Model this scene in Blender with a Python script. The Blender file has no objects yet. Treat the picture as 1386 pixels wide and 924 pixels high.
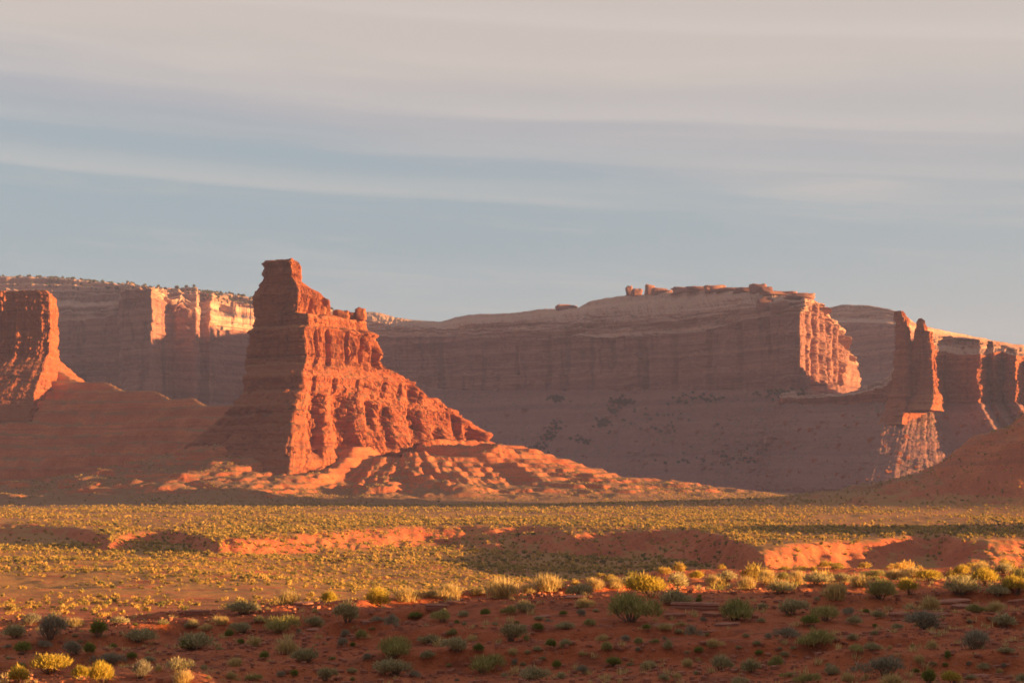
import bpy, math, random
import numpy as np
from mathutils import Vector

random.seed(7)
C = bpy.context.scene.collection
scene = bpy.context.scene

# ------------------------------------------------------------------ camera, light, exposure
F = 2699.0            # focal length in pixels of the 1386 px wide frame
CX, HY, CAMZ = 693.0, 640.0, 18.5
cam_d = bpy.data.cameras.new('camera')
cam_d.sensor_width = 36.0
cam_d.lens = 36.0 * F / 1386.0
cam_d.shift_y = (HY - 462.0) / 1386.0
cam_d.clip_start = 0.5
cam_d.clip_end = 30000
cam = bpy.data.objects.new('camera', cam_d)
cam.location = (0, 0, CAMZ)
cam.rotation_euler = (math.radians(90), 0, 0)
C.objects.link(cam)
scene.camera = cam

SUN_EL, SUN_AZ = math.radians(4.6), math.radians(-10.0)      # azimuth from +X towards +Y
EXPOSURE = 2.2
HAZE = 0.00006
SKYK = 1.0

sd = bpy.data.lights.new('sun', 'SUN')
sd.energy = 5.0
sd.angle = math.radians(0.5)
sd.color = (1.0, 0.57, 0.22)
sun = bpy.data.objects.new('sun', sd)
sv = Vector((math.cos(SUN_EL) * math.cos(SUN_AZ), math.cos(SUN_EL) * math.sin(SUN_AZ), math.sin(SUN_EL)))
sun.rotation_euler = sv.to_track_quat('Z', 'Y').to_euler()
sun.location = (300, -100, 200)
C.objects.link(sun)

scene.view_settings.view_transform = 'Standard'
scene.view_settings.look = 'None'
scene.view_settings.gamma = 1.0
scene.view_settings.use_curve_mapping = False
scene.view_settings.exposure = EXPOSURE
scene.cycles.use_denoising = True
scene.cycles.max_bounces = 6
scene.cycles.volume_bounces = 1
scene.cycles.filter_width = 1.7


class NT:
    """small helper around a node tree"""
    def __init__(self, tree):
        self.t = tree
        self.n = tree.nodes
        self.n.clear()

    def add(self, typ, **kw):
        n = self.n.new(typ)
        for k, v in kw.items():
            setattr(n, k, v)
        return n

    def link(self, a, b):
        self.t.links.new(a, b)

    def put(self, sock, v):
        if isinstance(v, bpy.types.NodeSocket):
            self.link(v, sock)
        elif isinstance(v, (tuple, list)) and len(v) == 3 and sock.type == 'RGBA':
            sock.default_value = (*v, 1)
        else:
            sock.default_value = v

    def math(self, op, a, b=0.0, clamp=False):
        n = self.add('ShaderNodeMath', operation=op, use_clamp=clamp)
        self.put(n.inputs[0], a)
        self.put(n.inputs[1], b)
        return n.outputs[0]

    def mix(self, f, a, b, blend='MIX'):
        n = self.add('ShaderNodeMix', data_type='RGBA', blend_type=blend)
        self.put(n.inputs[0], f)
        self.put(n.inputs[6], a)
        self.put(n.inputs[7], b)
        return n.outputs[2]

    def ramp(self, f, lo, hi):
        n = self.add('ShaderNodeMapRange', interpolation_type='SMOOTHSTEP')
        self.put(n.inputs[0], f)
        n.inputs[1].default_value = lo
        n.inputs[2].default_value = hi
        return n.outputs[0]

    def xyz(self, x, y, z):
        n = self.add('ShaderNodeCombineXYZ')
        for i, v in enumerate((x, y, z)):
            self.put(n.inputs[i], v)
        return n.outputs[0]

    def noise(self, vec, scale, detail=4, rough=0.55, dist=0.0):
        n = self.add('ShaderNodeTexNoise')
        self.link(vec, n.inputs['Vector'])
        n.inputs['Scale'].default_value = scale
        n.inputs['Detail'].default_value = detail
        n.inputs['Roughness'].default_value = rough
        n.inputs['Distortion'].default_value = dist
        return n.outputs[0]


# ------------------------------------------------------------------ sky
w = bpy.data.worlds.new('World')
scene.world = w
w.use_nodes = True
t = NT(w.node_tree)
sky = t.add('ShaderNodeTexSky', sky_type='NISHITA')
sky.sun_disc = False
sky.sun_elevation = SUN_EL
sky.sun_rotation = math.pi / 2 - SUN_AZ
sky.air_density = 1.0
sky.dust_density = 1.5
geo = t.add('ShaderNodeTexCoord')
sep = t.add('ShaderNodeSeparateXYZ')
t.link(geo.outputs['Generated'], sep.inputs[0])
az = t.math('ARCTAN2', sep.outputs[0], sep.outputs[1])
el = t.math('ARCSINE', sep.outputs[2])
wob = t.noise(t.xyz(t.math('MULTIPLY', az, 3.0), t.math('MULTIPLY', el, 9.0), 3.0), 1.0, 3)
wv = t.math('MULTIPLY', t.math('SUBTRACT', wob, 0.5), 0.015)
elt = t.math('ADD', t.math('ADD', el, t.math('MULTIPLY', az, 0.058)), wv)
v1 = t.xyz(t.math('MULTIPLY', az, 2.0), t.math('MULTIPLY', elt, 19.0), 0.0)
n1 = t.noise(v1, 1.0, 5, 0.55)
v2 = t.xyz(t.math('MULTIPLY', az, 6.0), t.math('MULTIPLY', elt, 95.0), 5.2)
n2 = t.noise(v2, 1.0, 9, 0.7, 0.6)
nn = t.math('ADD', t.math('MULTIPLY', n1, 0.6), t.math('MULTIPLY', n2, 0.4))
streak = t.math('MULTIPLY', t.ramp(nn, 0.47, 0.68), 0.45)


def band(c, w, a, cut):
    # one long thin cirrus streak: crisp lower edge, soft upper edge, fraying along its length
    d = t.math('SUBTRACT', elt, c)
    lo_ = t.ramp(d, -w * .45, 0.0)
    hi_ = t.ramp(d, w * 1.6, 0.0)
    fr = t.ramp(t.noise(t.xyz(t.math('MULTIPLY', az, 2.4), t.math('MULTIPLY', elt, 50.0), cut), 1.0, 4, .6), 0.30, 0.60)
    return t.math('MULTIPLY', t.math('MULTIPLY', t.math('MULTIPLY', lo_, hi_), fr), a)


for c_, w_, a_, cut in ((0.1575, .007, .25, 6.1), (0.1365, .0095, .36, 1.7), (0.1790, .0085, .42, 8.2), (0.2230, .009, .55, 3.9)):
    streak = t.math('MAXIMUM', streak, band(c_, w_, a_, cut))
high = t.ramp(t.math('ADD', elt, t.math('MULTIPLY', t.math('SUBTRACT', n1, 0.5), 0.07)), 0.125, 0.230)
k = SKYK / (2 ** EXPOSURE) / 0.12
cool = (0.275, 0.375, 0.445)
mauve = (0.415, 0.415, 0.45)
warm = (0.585, 0.51, 0.465)
pale = (0.64, 0.575, 0.53)
sc_ = lambda q: tuple(v_ * k for v_ in q)
base = t.mix(t.ramp(high, 0.0, 0.5), sc_(cool), sc_(mauve))
base = t.mix(t.ramp(high, 0.45, 1.0), base, sc_(warm))
low = t.ramp(el, 0.120, 0.055)
base = t.mix(t.math('MULTIPLY', low, 0.5), base, sc_((0.43, 0.48, 0.49)))
base = t.mix(t.math('MULTIPLY', t.ramp(az, -0.1, 0.5), 0.35), base, sc_((0.54, 0.52, 0.49)))
veil = t.mix(streak, base, sc_(pale))
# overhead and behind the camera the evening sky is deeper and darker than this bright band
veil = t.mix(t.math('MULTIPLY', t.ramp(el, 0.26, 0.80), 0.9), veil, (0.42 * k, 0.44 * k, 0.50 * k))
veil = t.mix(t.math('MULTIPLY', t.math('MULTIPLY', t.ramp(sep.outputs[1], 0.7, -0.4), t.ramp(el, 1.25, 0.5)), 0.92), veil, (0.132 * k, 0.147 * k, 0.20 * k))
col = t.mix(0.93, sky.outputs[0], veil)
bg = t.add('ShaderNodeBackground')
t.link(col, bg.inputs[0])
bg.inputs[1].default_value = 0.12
out = t.add('ShaderNodeOutputWorld')
t.link(bg.outputs[0], out.inputs[0])


# ------------------------------------------------------------------ noise
def _hash(ix, iy, iz, seed):
    h = (ix.astype(np.uint32) * np.uint32(374761393) + iy.astype(np.uint32) * np.uint32(668265263)
         + iz.astype(np.uint32) * np.uint32(2147483647) + np.uint32(seed * 974634777 & 0xffffffff))
    h = (h ^ (h >> np.uint32(13))) * np.uint32(1274126177)
    h = (h ^ (h >> np.uint32(16))) * np.uint32(2246822519)
    return h ^ (h >> np.uint32(15))


def perlin(x, y, z, seed=0):
    x, y, z = np.broadcast_arrays(np.asarray(x, float), np.asarray(y, float), np.asarray(z, float))
    fx, fy, fz = np.floor(x), np.floor(y), np.floor(z)
    ix, iy, iz = fx.astype(np.int64), fy.astype(np.int64), fz.astype(np.int64)
    dx, dy, dz = x - fx, y - fy, z - fz
    u = dx * dx * dx * (dx * (dx * 6 - 15) + 10)
    v = dy * dy * dy * (dy * (dy * 6 - 15) + 10)
    s = dz * dz * dz * (dz * (dz * 6 - 15) + 10)
    res = 0
    for a in (0, 1):
        wa = u if a else 1 - u
        for b in (0, 1):
            wb = v if b else 1 - v
            for c in (0, 1):
                wc = s if c else 1 - s
                h = _hash(ix + a, iy + b, iz + c, seed)
                gx = ((h & np.uint32(1023)).astype(float) / 511.5 - 1)
                gy = (((h >> np.uint32(10)) & np.uint32(1023)).astype(float) / 511.5 - 1)
                gz = (((h >> np.uint32(20)) & np.uint32(1023)).astype(float) / 511.5 - 1)
                res = res + wa * wb * wc * (gx * (dx - a) + gy * (dy - b) + gz * (dz - c))
    return res * 1.3


def fbm(x, y, z, octv=4, seed=0, gain=0.5):
    r, a, f = 0, 1.0, 1.0
    for i in range(octv):
        r = r + a * perlin(x * f, y * f, z * f, seed + i)
        a *= gain
        f *= 2.03
    return r


def billow(x, y, z, octv=3, seed=0, gain=0.5):
    r, a, f = 0, 1.0, 1.0
    for i in range(octv):
        r = r + a * np.abs(perlin(x * f, y * f, z * f, seed + i))
        a *= gain
        f *= 2.1
    return r


def sstep(a, b, x):
    q = np.clip((x - a) / (b - a), 0, 1)
    return q * q * (3 - 2 * q)


# ------------------------------------------------------------------ mesh helpers
def mesh_from(name, verts, faces, mat, smooth=False, parent=None, mats=None):
    """faces: (n, 3) or (n, 4) int array"""
    verts = np.ascontiguousarray(verts, dtype=np.float32)
    faces = np.ascontiguousarray(faces, dtype=np.int32)
    me = bpy.data.meshes.new(name)
    nf, k = faces.shape
    me.vertices.add(len(verts))
    me.vertices.foreach_set('co', verts.ravel())
    me.loops.add(nf * k)
    me.loops.foreach_set('vertex_index', faces.ravel())
    me.polygons.add(nf)
    me.polygons.foreach_set('loop_start', np.arange(0, nf * k, k, dtype=np.int32))
    me.polygons.foreach_set('use_smooth', np.full(nf, smooth, dtype=bool))
    me.update(calc_edges=True)
    me.materials.append(mat)
    o = bpy.data.objects.new(name, me)
    C.objects.link(o)
    if parent:
        o.parent = parent
    return o


def grid_faces(nr, nc, wrap=False):
    i = np.arange(nr - 1)[:, None]
    j = np.arange(nc if wrap else nc - 1)[None, :]
    j2 = (j + 1) % nc
    a = i * nc + j
    b = (i + 1) * nc + j
    c = (i + 1) * nc + j2
    d = i * nc + j2
    return np.stack([a, b, c, d], -1).reshape(-1, 4)


def tag(o, label=None, cat=None, group=None, kind=None):
    if label: o['label'] = label
    if cat: o['category'] = cat
    if group: o['group'] = group
    if kind: o['kind'] = kind
    return o


def thing(name, label, cat, loc=(0, 0, 0), group=None):
    o = bpy.data.objects.new(name, None)
    o.empty_display_size = 0.3
    C.objects.link(o)
    o.location = loc
    return tag(o, label, cat, group)


def P(px, py, d):
    """a photo pixel at depth d -> world point"""
    return ((px - CX) * d / F, d, CAMZ + (HY - py) * d / F)


# ------------------------------------------------------------------ materials
def new_mat(name):
    m = bpy.data.materials.new(name)
    m.use_nodes = True
    return m, NT(m.node_tree)


def finish(t, colour, rough=0.95, bump=None, strength=0.5, dist=1.0, spec=0.15):
    b = t.add('ShaderNodeBsdfPrincipled')
    t.put(b.inputs['Base Color'], colour)
    t.put(b.inputs['Roughness'], rough)
    b.inputs['Specular IOR Level'].default_value = spec
    if bump is not None:
        bn = t.add('ShaderNodeBump')
        bn.inputs['Strength'].default_value = strength
        bn.inputs['Distance'].default_value = dist
        t.link(bump, bn.inputs['Height'])
        t.link(bn.outputs[0], b.inputs['Normal'])
    o = t.add('ShaderNodeOutputMaterial')
    t.link(b.outputs[0], o.inputs[0])
    return b


def rock_mat(name, red, tan, dark, ledge, ledge_amt=0.75, streak=0.5, scrub=0.0, bed=0.12, sk=0.22):
    """bedded sandstone: colour follows the beds (height), ledges carry paler soil, faces carry dark varnish streaks"""
    m, t = new_mat(name)
    g = t.add('ShaderNodeNewGeometry')
    s = t.add('ShaderNodeSeparateXYZ')
    t.link(g.outputs['Position'], s.inputs[0])
    pos = g.outputs['Position']
    warp = t.noise(pos, 0.012, 3)
    zz = t.math('ADD', s.outputs[2], t.math('MULTIPLY', warp, 9.0))
    beds = t.noise(t.xyz(t.math('MULTIPLY', s.outputs[0], 0.002), 0.0, zz), bed, 5, 0.7)
    patch = t.noise(pos, 0.03, 5, 0.6)
    f1 = t.ramp(beds, 0.42, 0.60)
    c = t.mix(f1, red, tan)
    f2 = t.ramp(t.noise(t.xyz(0.0, 0.3, zz), bed * 2.7, 3, 0.6), 0.53, 0.66)
    c = t.mix(t.math('MULTIPLY', f2, 0.55), c, dark)
    c = t.mix(t.math('MULTIPLY', t.ramp(patch, 0.45, 0.75), 0.45), c, tan)
    st = t.noise(t.xyz(t.math('MULTIPLY', s.outputs[0], sk), t.math('MULTIPLY', s.outputs[1], sk), t.math('MULTIPLY', s.outputs[2], sk * .12)), 1.0, 4, 0.6)
    c = t.mix(t.math('MULTIPLY', t.ramp(st, 0.5, 0.68), streak), c, dark)
    sn = t.add('ShaderNodeSeparateXYZ')
    t.link(g.outputs['Normal'], sn.inputs[0])
    flat = t.ramp(t.math('ADD', sn.outputs[2], t.math('MULTIPLY', t.math('SUBTRACT', patch, 0.5), 0.5)), 0.62, 0.9)
    c = t.mix(t.math('MULTIPLY', flat, ledge_amt), c, ledge)
    if scrub:
        sp = t.noise(pos, 0.28, 2, 0.5)
        area = t.ramp(t.noise(pos, 0.02, 3), 0.42, 0.62)
        c = t.mix(t.math('MULTIPLY', t.math('MULTIPLY', t.ramp(sp, 0.56, 0.62), area), scrub), c, (0.075, 0.085, 0.05))
    fine = t.noise(pos, 0.5, 6, 0.65)
    c = t.mix(t.math('MULTIPLY', t.math('SUBTRACT', fine, 0.35), 0.8), c, dark)
    finish(t, c, 0.95, t.noise(pos, 0.35, 7, 0.68), 0.55, 2.5)
    return m


M_butte = rock_mat('butte_sandstone', (0.29, 0.078, 0.030), (0.36, 0.114, 0.047), (0.12, 0.036, 0.022), (0.30, 0.125, 0.048), 0.65, 0.55, bed=.10, sk=.15)
M_talus = rock_mat('talus_red', (0.275, 0.066, 0.026), (0.33, 0.095, 0.040), (0.14, 0.04, 0.022), (0.26, 0.112, 0.046), 0.45, 0.15, scrub=0.6)
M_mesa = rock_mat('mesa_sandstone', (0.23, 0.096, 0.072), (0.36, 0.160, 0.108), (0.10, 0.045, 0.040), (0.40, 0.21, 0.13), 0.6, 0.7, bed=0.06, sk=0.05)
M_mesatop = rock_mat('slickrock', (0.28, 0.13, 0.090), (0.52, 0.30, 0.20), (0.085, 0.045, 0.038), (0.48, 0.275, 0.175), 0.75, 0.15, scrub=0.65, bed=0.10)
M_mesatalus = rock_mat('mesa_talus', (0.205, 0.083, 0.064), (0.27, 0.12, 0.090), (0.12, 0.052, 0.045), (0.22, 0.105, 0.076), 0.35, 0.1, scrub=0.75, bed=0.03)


# ------------------------------------------------------------------ lofted rock
def smooth1(a, axis, sig, wrap):
    if sig <= 0: return a
    r = int(3 * sig) + 1
    k = np.exp(-0.5 * (np.arange(-r, r + 1) / sig) ** 2)
    k /= k.sum()
    if wrap:
        p = np.concatenate([np.take(a, range(a.shape[axis] - r, a.shape[axis]), axis), a, np.take(a, range(r), axis)], axis)
    else:
        f = np.take(a, [0], axis)
        l = np.take(a, [-1], axis)
        # reflect about the end points so that ends stay put
        head = 2 * f - np.flip(np.take(a, range(1, r + 1), axis), axis)
        tail = 2 * l - np.flip(np.take(a, range(a.shape[axis] - r - 1, a.shape[axis] - 1), axis), axis)
        p = np.concatenate([head, a, tail], axis)
    res = 0
    n = a.shape[axis]
    for i, kk in enumerate(k):
        sl = [slice(None)] * a.ndim
        sl[axis] = slice(i, i + n)
        res = res + kk * p[tuple(sl)]
    return res


def blocks(sc, z, w, h, seed):
    # jointed beds: one random set-back per block of width w and height h, joints staggered from bed to bed
    r = np.floor(z / h)
    one = np.ones_like(r)
    off = (_hash(r.astype(np.int64), one.astype(np.int64), one.astype(np.int64), seed) & np.uint32(1023)).astype(float) / 1023 * w
    ww = w * (0.7 + (_hash(r.astype(np.int64), one.astype(np.int64), 3 * one.astype(np.int64), seed) & np.uint32(255)).astype(float) / 255 * .9)
    c = np.floor((sc + off) / ww)
    return (_hash(r.astype(np.int64), c.astype(np.int64), one.astype(np.int64), seed + 1) & np.uint32(1023)).astype(float) / 511.5 - 1


def carve(G, H, cuts):
    # gullies and joints: cut into the face along a fall line; cut = (x0, x1, z0, z1, half width m, depth m)
    x, z = G[..., 0], G[..., 2]
    wx = 1.5 * perlin(x * .08, z * .08, .3, 71) + 2.2 * perlin(x * .02, z * .05, .3, 72)
    for (xa, xb, za, zb_, hw, dp) in cuts:
        q = np.clip((za - z) / (za - zb_), -1, 2)
        cx = xa + (xb - xa) * q + wx
        prof = np.exp(-np.abs((x - cx) / hw) ** 2.6) * sstep(-.12, .12, q) * (1 - sstep(.9, 1.15, q))
        front = (H[..., 1] < 0.2)
        G = G - (H * [.5, 1, 0]) * (dp * prof * front)[..., None]
    return G


def loft(ctrl, amps, rown, coln, wrap, sig_c=3.0, sig_r=0.8, seed=1, ff=0.055, sf=0.16, fz=0.12, lean=0.25, colamp=None, fine=0.25, bedh=17.0, bedjump=.45, amprows=None, cuts=None, blk=(5.0, 3.6, 1.0)):
    """ctrl [L,K,3] rows top->bottom, columns left->right on the side facing the camera.
    amps [L,3]: flute, strata, rough amplitude in metres. returns grid [NR,NC,3] and the row index where each level starts"""
    ctrl = np.asarray(ctrl, float)
    amps = np.asarray(amps, float)
    L, K = ctrl.shape[:2]
    rows, ra, starts = [], [], [0]
    for i in range(L - 1):
        n = rown[i]
        tt = np.arange(n) / n
        rows.append(ctrl[i][None] * (1 - tt)[:, None, None] + ctrl[i + 1][None] * tt[:, None, None])
        ra.append(amps[i][None] * (1 - tt)[:, None] + amps[i + 1][None] * tt[:, None])
        starts.append(starts[-1] + n)
    rows.append(ctrl[-1:]); ra.append(amps[-1:])
    G = np.concatenate(rows); A = np.concatenate(ra)
    cols = []
    kk = K if wrap else K - 1
    for j in range(kk):
        n = coln[j]
        tt = np.arange(n) / n
        a, b = G[:, j], G[:, (j + 1) % K]
        cols.append(a[:, None] * (1 - tt)[None, :, None] + b[:, None] * tt[None, :, None])
    if not wrap: cols.append(G[:, -1:])
    G = np.concatenate(cols, 1)
    ca = np.ones(K) if colamp is None else np.asarray(colamp, float)
    cm = np.concatenate([np.linspace(ca[j], ca[(j + 1) % K], coln[j], endpoint=False) for j in range(kk)] + ([] if wrap else [ca[-1:]]))
    G = smooth1(G, 1, sig_c, wrap)
    G = smooth1(G, 0, sig_r, False)
    B = smooth1(smooth1(G, 1, 6, wrap), 0, 3, False)
    if wrap:
        dc = np.roll(B, -1, 1) - np.roll(B, 1, 1)
    else:
        dc = np.gradient(B, axis=1)
    dr = np.gradient(B, axis=0)
    N = np.cross(dr, dc)
    N /= np.linalg.norm(N, axis=2, keepdims=True) + 1e-9
    H = N.copy(); H[..., 2] *= lean
    H /= np.maximum(np.linalg.norm(H, axis=2, keepdims=True), 0.15)
    x, y, z = G[..., 0], G[..., 1], G[..., 2]
    # flutes and gullies follow the fall line: noise along the arc length, drifting slowly with height
    sl_ = np.hypot(np.diff(G[..., 0], axis=1), np.diff(G[..., 1], axis=1)).mean(0)
    sc = np.concatenate([[0], np.cumsum(sl_)])[None, :] + 0 * x
    sc = sc + 1.6 * perlin(x * .04, y * .04, z * .04, seed + 8)
    # every bed breaks into columns of its own: the pattern jumps from bed to bed
    zb = z / bedh + 1.1 * perlin(x * .008, y * .008, z * .01, seed + 7) + .25 * perlin(x * .06, y * .06, .4, seed + 6)
    zf = np.floor(zb)
    bed_ = zf + sstep(.86, 1.0, zb - zf)
    bamp = 0.75 + .55 * perlin(0.31, 0.77, bed_ * 0.71, seed + 5)
    fl, a_, f_ = 0, 1.0, 1.0
    for o_ in range(5):
        fl = fl + a_ * np.abs(perlin(sc * ff * f_, bed_ * bedjump, z * ff * fz, seed + o_))
        a_ *= .52; f_ *= 2.05
    fl = (fl - 0.42) * bamp
    fl2 = perlin(sc * ff * 0.33, 0.7, z * ff * 0.05, seed + 9)
    zw = z + 4 * perlin(x * 0.01, y * 0.01, 0.5, seed + 20) + 0.02 * x
    st = np.tanh(3.5 * perlin(0.37 + x * 0.004, 0.71 + y * 0.004, zw * sf, seed + 30)) \
        + 0.6 * np.tanh(3.5 * perlin(0.17 + x * 0.01, 0.51 + y * 0.01, zw * sf * 2.6, seed + 31)) \
        + fine * perlin(x * 0.02, y * 0.02, zw * sf * 6, seed + 32)
    st = st * (0.75 + 0.9 * perlin(x * 0.03, y * 0.03, z * 0.03, seed + 33))
    ro = fbm(x * 0.16, y * 0.16, z * 0.2, 4, seed + 40, 0.55)
    cmr = np.repeat(cm[None], len(G), 0)
    if amprows: cmr[starts[amprows]:] = np.minimum(1, cmr[starts[amprows]:])
    fa, sa, rr = A[:, 0][:, None] * cmr, A[:, 1][:, None], A[:, 2][:, None]
    G = G + H * (fa * (fl * 1.6 + 0.9 * fl2) + sa * st)[..., None] + N * (rr * ro * .5)[..., None]
    zq = zw + .5 * perlin(x * .15, y * .15, z * .15, seed + 60)
    sq = sc + .8 * perlin(x * .2, y * .2, z * .2, seed + 61)
    bl = 1.15 * blocks(sq, zq, blk[0] * 2.3, blk[1] * 2.2, seed + 62) + .75 * blocks(sq, zq, blk[0], blk[1], seed + 64) + .45 * blocks(sq, zq, blk[0] * .45, blk[1] * .45, seed + 66)
    bl = bl * (0.75 + .7 * perlin(x * .02, y * .02, z * .03, seed + 68))
    steep = .12 + .88 * sstep(.80, .42, np.abs(N[..., 2]))        # blocks belong to the cliffs, not to the talus
    G = G + H * (blk[2] * np.minimum(rr, 1.4) * bl * steep)[..., None]
    if cuts: G = carve(G, H, cuts)
    return G, starts


def emit(G, starts, wrap, splits, parent, mats):
    """splits: list of (part name, first level, last level)"""
    for (nm, a, b), m in zip(splits, mats):
        ra, rb = starts[a], starts[b]
        sub = G[ra:rb + 1]
        off = np.array(parent.location)
        mesh_from(nm, sub.reshape(-1, 3) - off, grid_faces(sub.shape[0], sub.shape[1], wrap), m, False, parent)


def ring(rows, d0, seed, cols=(40, 70, 150, 150, 60, 60), kl=0.9, **kw):
    """rows: (py, L, F, R, dF, dR, flute, strata, rough)"""
    mpp = d0 / F
    ctrl, amps = [], []
    for (py, l, f, r, df, dr, a, b, c) in rows:
        z = CAMZ + (HY - py) * mpp
        dl = df + (f - l) * mpp * kl
        back = max(dr, dl) + 0.35 * (r - l) * mpp
        pts = []
        for px, dd in ((l, dl), (l * .5 + f * .5, (dl + df) / 2 - 0.05 * (f - l) * mpp), (f, df), ((f + r) / 2, (df + dr) / 2 - 0.04 * (r - f) * mpp), (r, dr), (l * .35 + r * .65, back)):
            pts.append(((px - CX) * (d0 + dd) / F, d0 + dd, z))
        ctrl.append(pts); amps.append((a, b, c))
    ctrl = np.array(ctrl)
    c = ctrl[0].mean(0)
    top = ctrl[0].copy(); top[:] = c; top[:, 2] += 0.3
    ctrl = np.concatenate([top[None], ctrl]); amps = [(0, 0, 0.2)] + amps
    rn = [8] + [max(3, int(abs(rows[i + 1][0] - rows[i][0]) * 1.1) + int(abs(rows[i + 1][3] - rows[i][3]) * 0.25)) for i in range(len(rows) - 1)]
    return loft(ctrl, amps, rn, cols, True, seed=seed, **kw)


# main butte -------------------------------------------------------
D0 = 1400.0
rows = [
    (355, 358, 394, 403, -20, 8, 1.5, .8, 1.6),
    (374, 356.5, 396, 408, -21, 9, 2, .8, .6),
    (376.5, 358, 394, 405, -18, 9, 1.2, .5, .5),
    (386, 350, 401, 419, -22, 14, 2, .5, .7),
    (393, 346, 403, 431, -24, 16, 3, .6, .8),
    (401, 343, 403, 441, -26, 18, 4, .6, .9),
    (416, 343, 402.5, 446, -27, 18, 4, .6, .9),
    (427, 344, 402, 452, -28, 20, 3, .8, .9),
    (430, 346, 417, 494, -34, 32, 2, 1.0, .9),
    (444, 344, 419, 497, -35, 32, 3.5, 1.2, .9),
    (446.5, 341, 414, 506, -43, 28, 3, .6, .9),
    (450, 337, 412, 509, -44, 28, 6, .6, 1.0),
    (476, 333, 414, 520, -45, 30, 8, .7, 1.0),
    (486, 332, 416, 516, -44, 30, 7, .7, 1.0),
    (488, 332, 415, 521, -48, 31, 3, 1.2, 1.0),
    (496, 332, 415, 525, -49, 33, 5, 1.3, .8),
    (499, 331, 412, 532, -56, 37, 2, 1.0, 1.0),
    (512, 331, 409, 558, -68, 42, 3, .9, 1.1),
    (514.5, 330, 410, 561, -69, 43, 6, .9, .8),
    (533, 330, 411, 586, -71, 47, 8, .9, .8),
    (537, 327, 404, 595, -79, 51, 4, .8, 1.1),
    (552, 313, 400, 611, -89, 56, 5, .9, 1.1),
    (554, 311, 399.5, 614, -90, 57, 8, .9, .8),
    (564, 302, 399, 622, -91, 60, 9, .9, .8),
    (568, 297, 397, 636, -96, 63, 6, .8, 1.1),
    (578, 287, 397, 641, -97, 65, 9, 1.0, .9),
    (582, 281, 396, 650, -101, 68, 8, .8, 1.1),
    (592, 268, 396, 668, -107, 72, 9, 1.1, 1.1),
    (606, 250, 395, 688, -116, 79, 11, .9, 1.1),
    (618, 236, 394, 706, -124, 85, 9, .6, 1.1),
    (655, 205, 385, 740, -147, 104, 4, .3, 1.4)]
butte = thing('sandstone_butte', 'tall stepped red sandstone butte with a square summit block, sunlit on its right side', 'butte', P(470, 672, D0))
CUTS = []
for (pa, pb, ya, yb, wpx, dp) in [(432, 440, 536, 614, 6, 13), (462, 474, 534, 614, 11, 18), (545, 556, 514, 562, 6, 9), (518, 528, 552, 606, 5, 9), (556, 568, 560, 614, 6, 11), (606, 618, 540, 596, 5, 9), (636, 648, 572, 614, 11, 15),
                                  (668, 676, 588, 618, 7, 9), (588, 597, 578, 616, 6, 10), (496, 503, 540, 580, 4, 7), (440, 440, 446, 497, 2.4, 7), (463, 463, 447, 490, 2, 5), (498, 500, 447, 490, 3.4, 9), (481, 481, 449, 486, 1.8, 4), (425, 426, 449, 496, 1.6, 4),
                                  (428, 430, 392, 426, 2.5, 5), (413, 414, 400, 426, 2, 4), (452, 453, 512, 536, 2, 5), (480, 481, 513, 535, 1.6, 4), (512, 513, 513, 536, 2.2, 5), (533, 534, 514, 536, 1.8, 5), (560, 561, 516, 540, 2, 5), (428, 428, 512, 536, 1.8, 4)]:
    m_ = (D0 - 40) / F
    CUTS.append(((pa - CX) * m_, (pb - CX) * m_, CAMZ + (HY - ya) * m_, CAMZ + (HY - yb) * m_, wpx * m_, dp))
G, st = ring(rows, D0, 11, cuts=CUTS, cols=(50, 70, 210, 240, 50, 50), ff=0.075, sig_c=2.5, fz=0.10, colamp=(.45, .5, .5, 1, 1, .6), bedh=11.0, bedjump=.6, blk=(4.5, 3.2, 1.0))
emit(G, st, True, [('summit_block', 0, 3), ('tower', 3, 9), ('cliff_band', 9, 17), ('talus_slope', 17, 31)], butte, [M_butte, M_butte, M_butte, M_talus])


def boulder_verts(rng, sx, sy, sz, seed, nu=26, nv=16, rough=0.25):
    u = np.linspace(0, 2 * np.pi, nu, endpoint=False)[None, :]
    v = np.linspace(0, np.pi, nv)[:, None]
    x = np.sign(np.cos(u)) * np.abs(np.cos(u)) ** .45 * np.sin(v) ** .35
    y = np.sign(np.sin(u)) * np.abs(np.sin(u)) ** .45 * np.sin(v) ** .35
    z = np.sign(np.cos(v)) * np.abs(np.cos(v)) ** .5 + 0 * u
    r = 1 + rough * 1.5 * fbm(x * 1.1 + seed, y * 1.1, z * 1.1, 5, 50 + seed, .55)
    return np.stack([x * r * sx, y * r * sy, z * r * sz], -1).reshape(-1, 3), grid_faces(nv, nu, True)


def boulder(name, px, py, d, wpx, hpx, parent, mat, seed, label=None):
    m = d / F
    v, f = boulder_verts(None, wpx * m / 2, wpx * m / 2 * .8, hpx * m / 2 * 1.35, seed)
    c = np.array(P(px, py - hpx / 2, d))
    off = np.array(parent.location) if parent else 0
    if parent is None:
        o = mesh_from(name, v, f, mat, True)
        o.location = c
    else:
        o = mesh_from(name, v + c - off, f, mat, True, parent)
    if label: o['label'] = label
    return o


for i, (px, py, wp, hp) in enumerate([(463, 431, 20, 9), (476, 431, 12, 7), (488, 432, 15, 12), (437, 424, 9, 8), (405, 378, 6, 16)]):
    boulder('boulder', px, py, D0 + (26 if px > 450 else 8), wp, hp, butte, M_butte, 3 + i)


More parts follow.
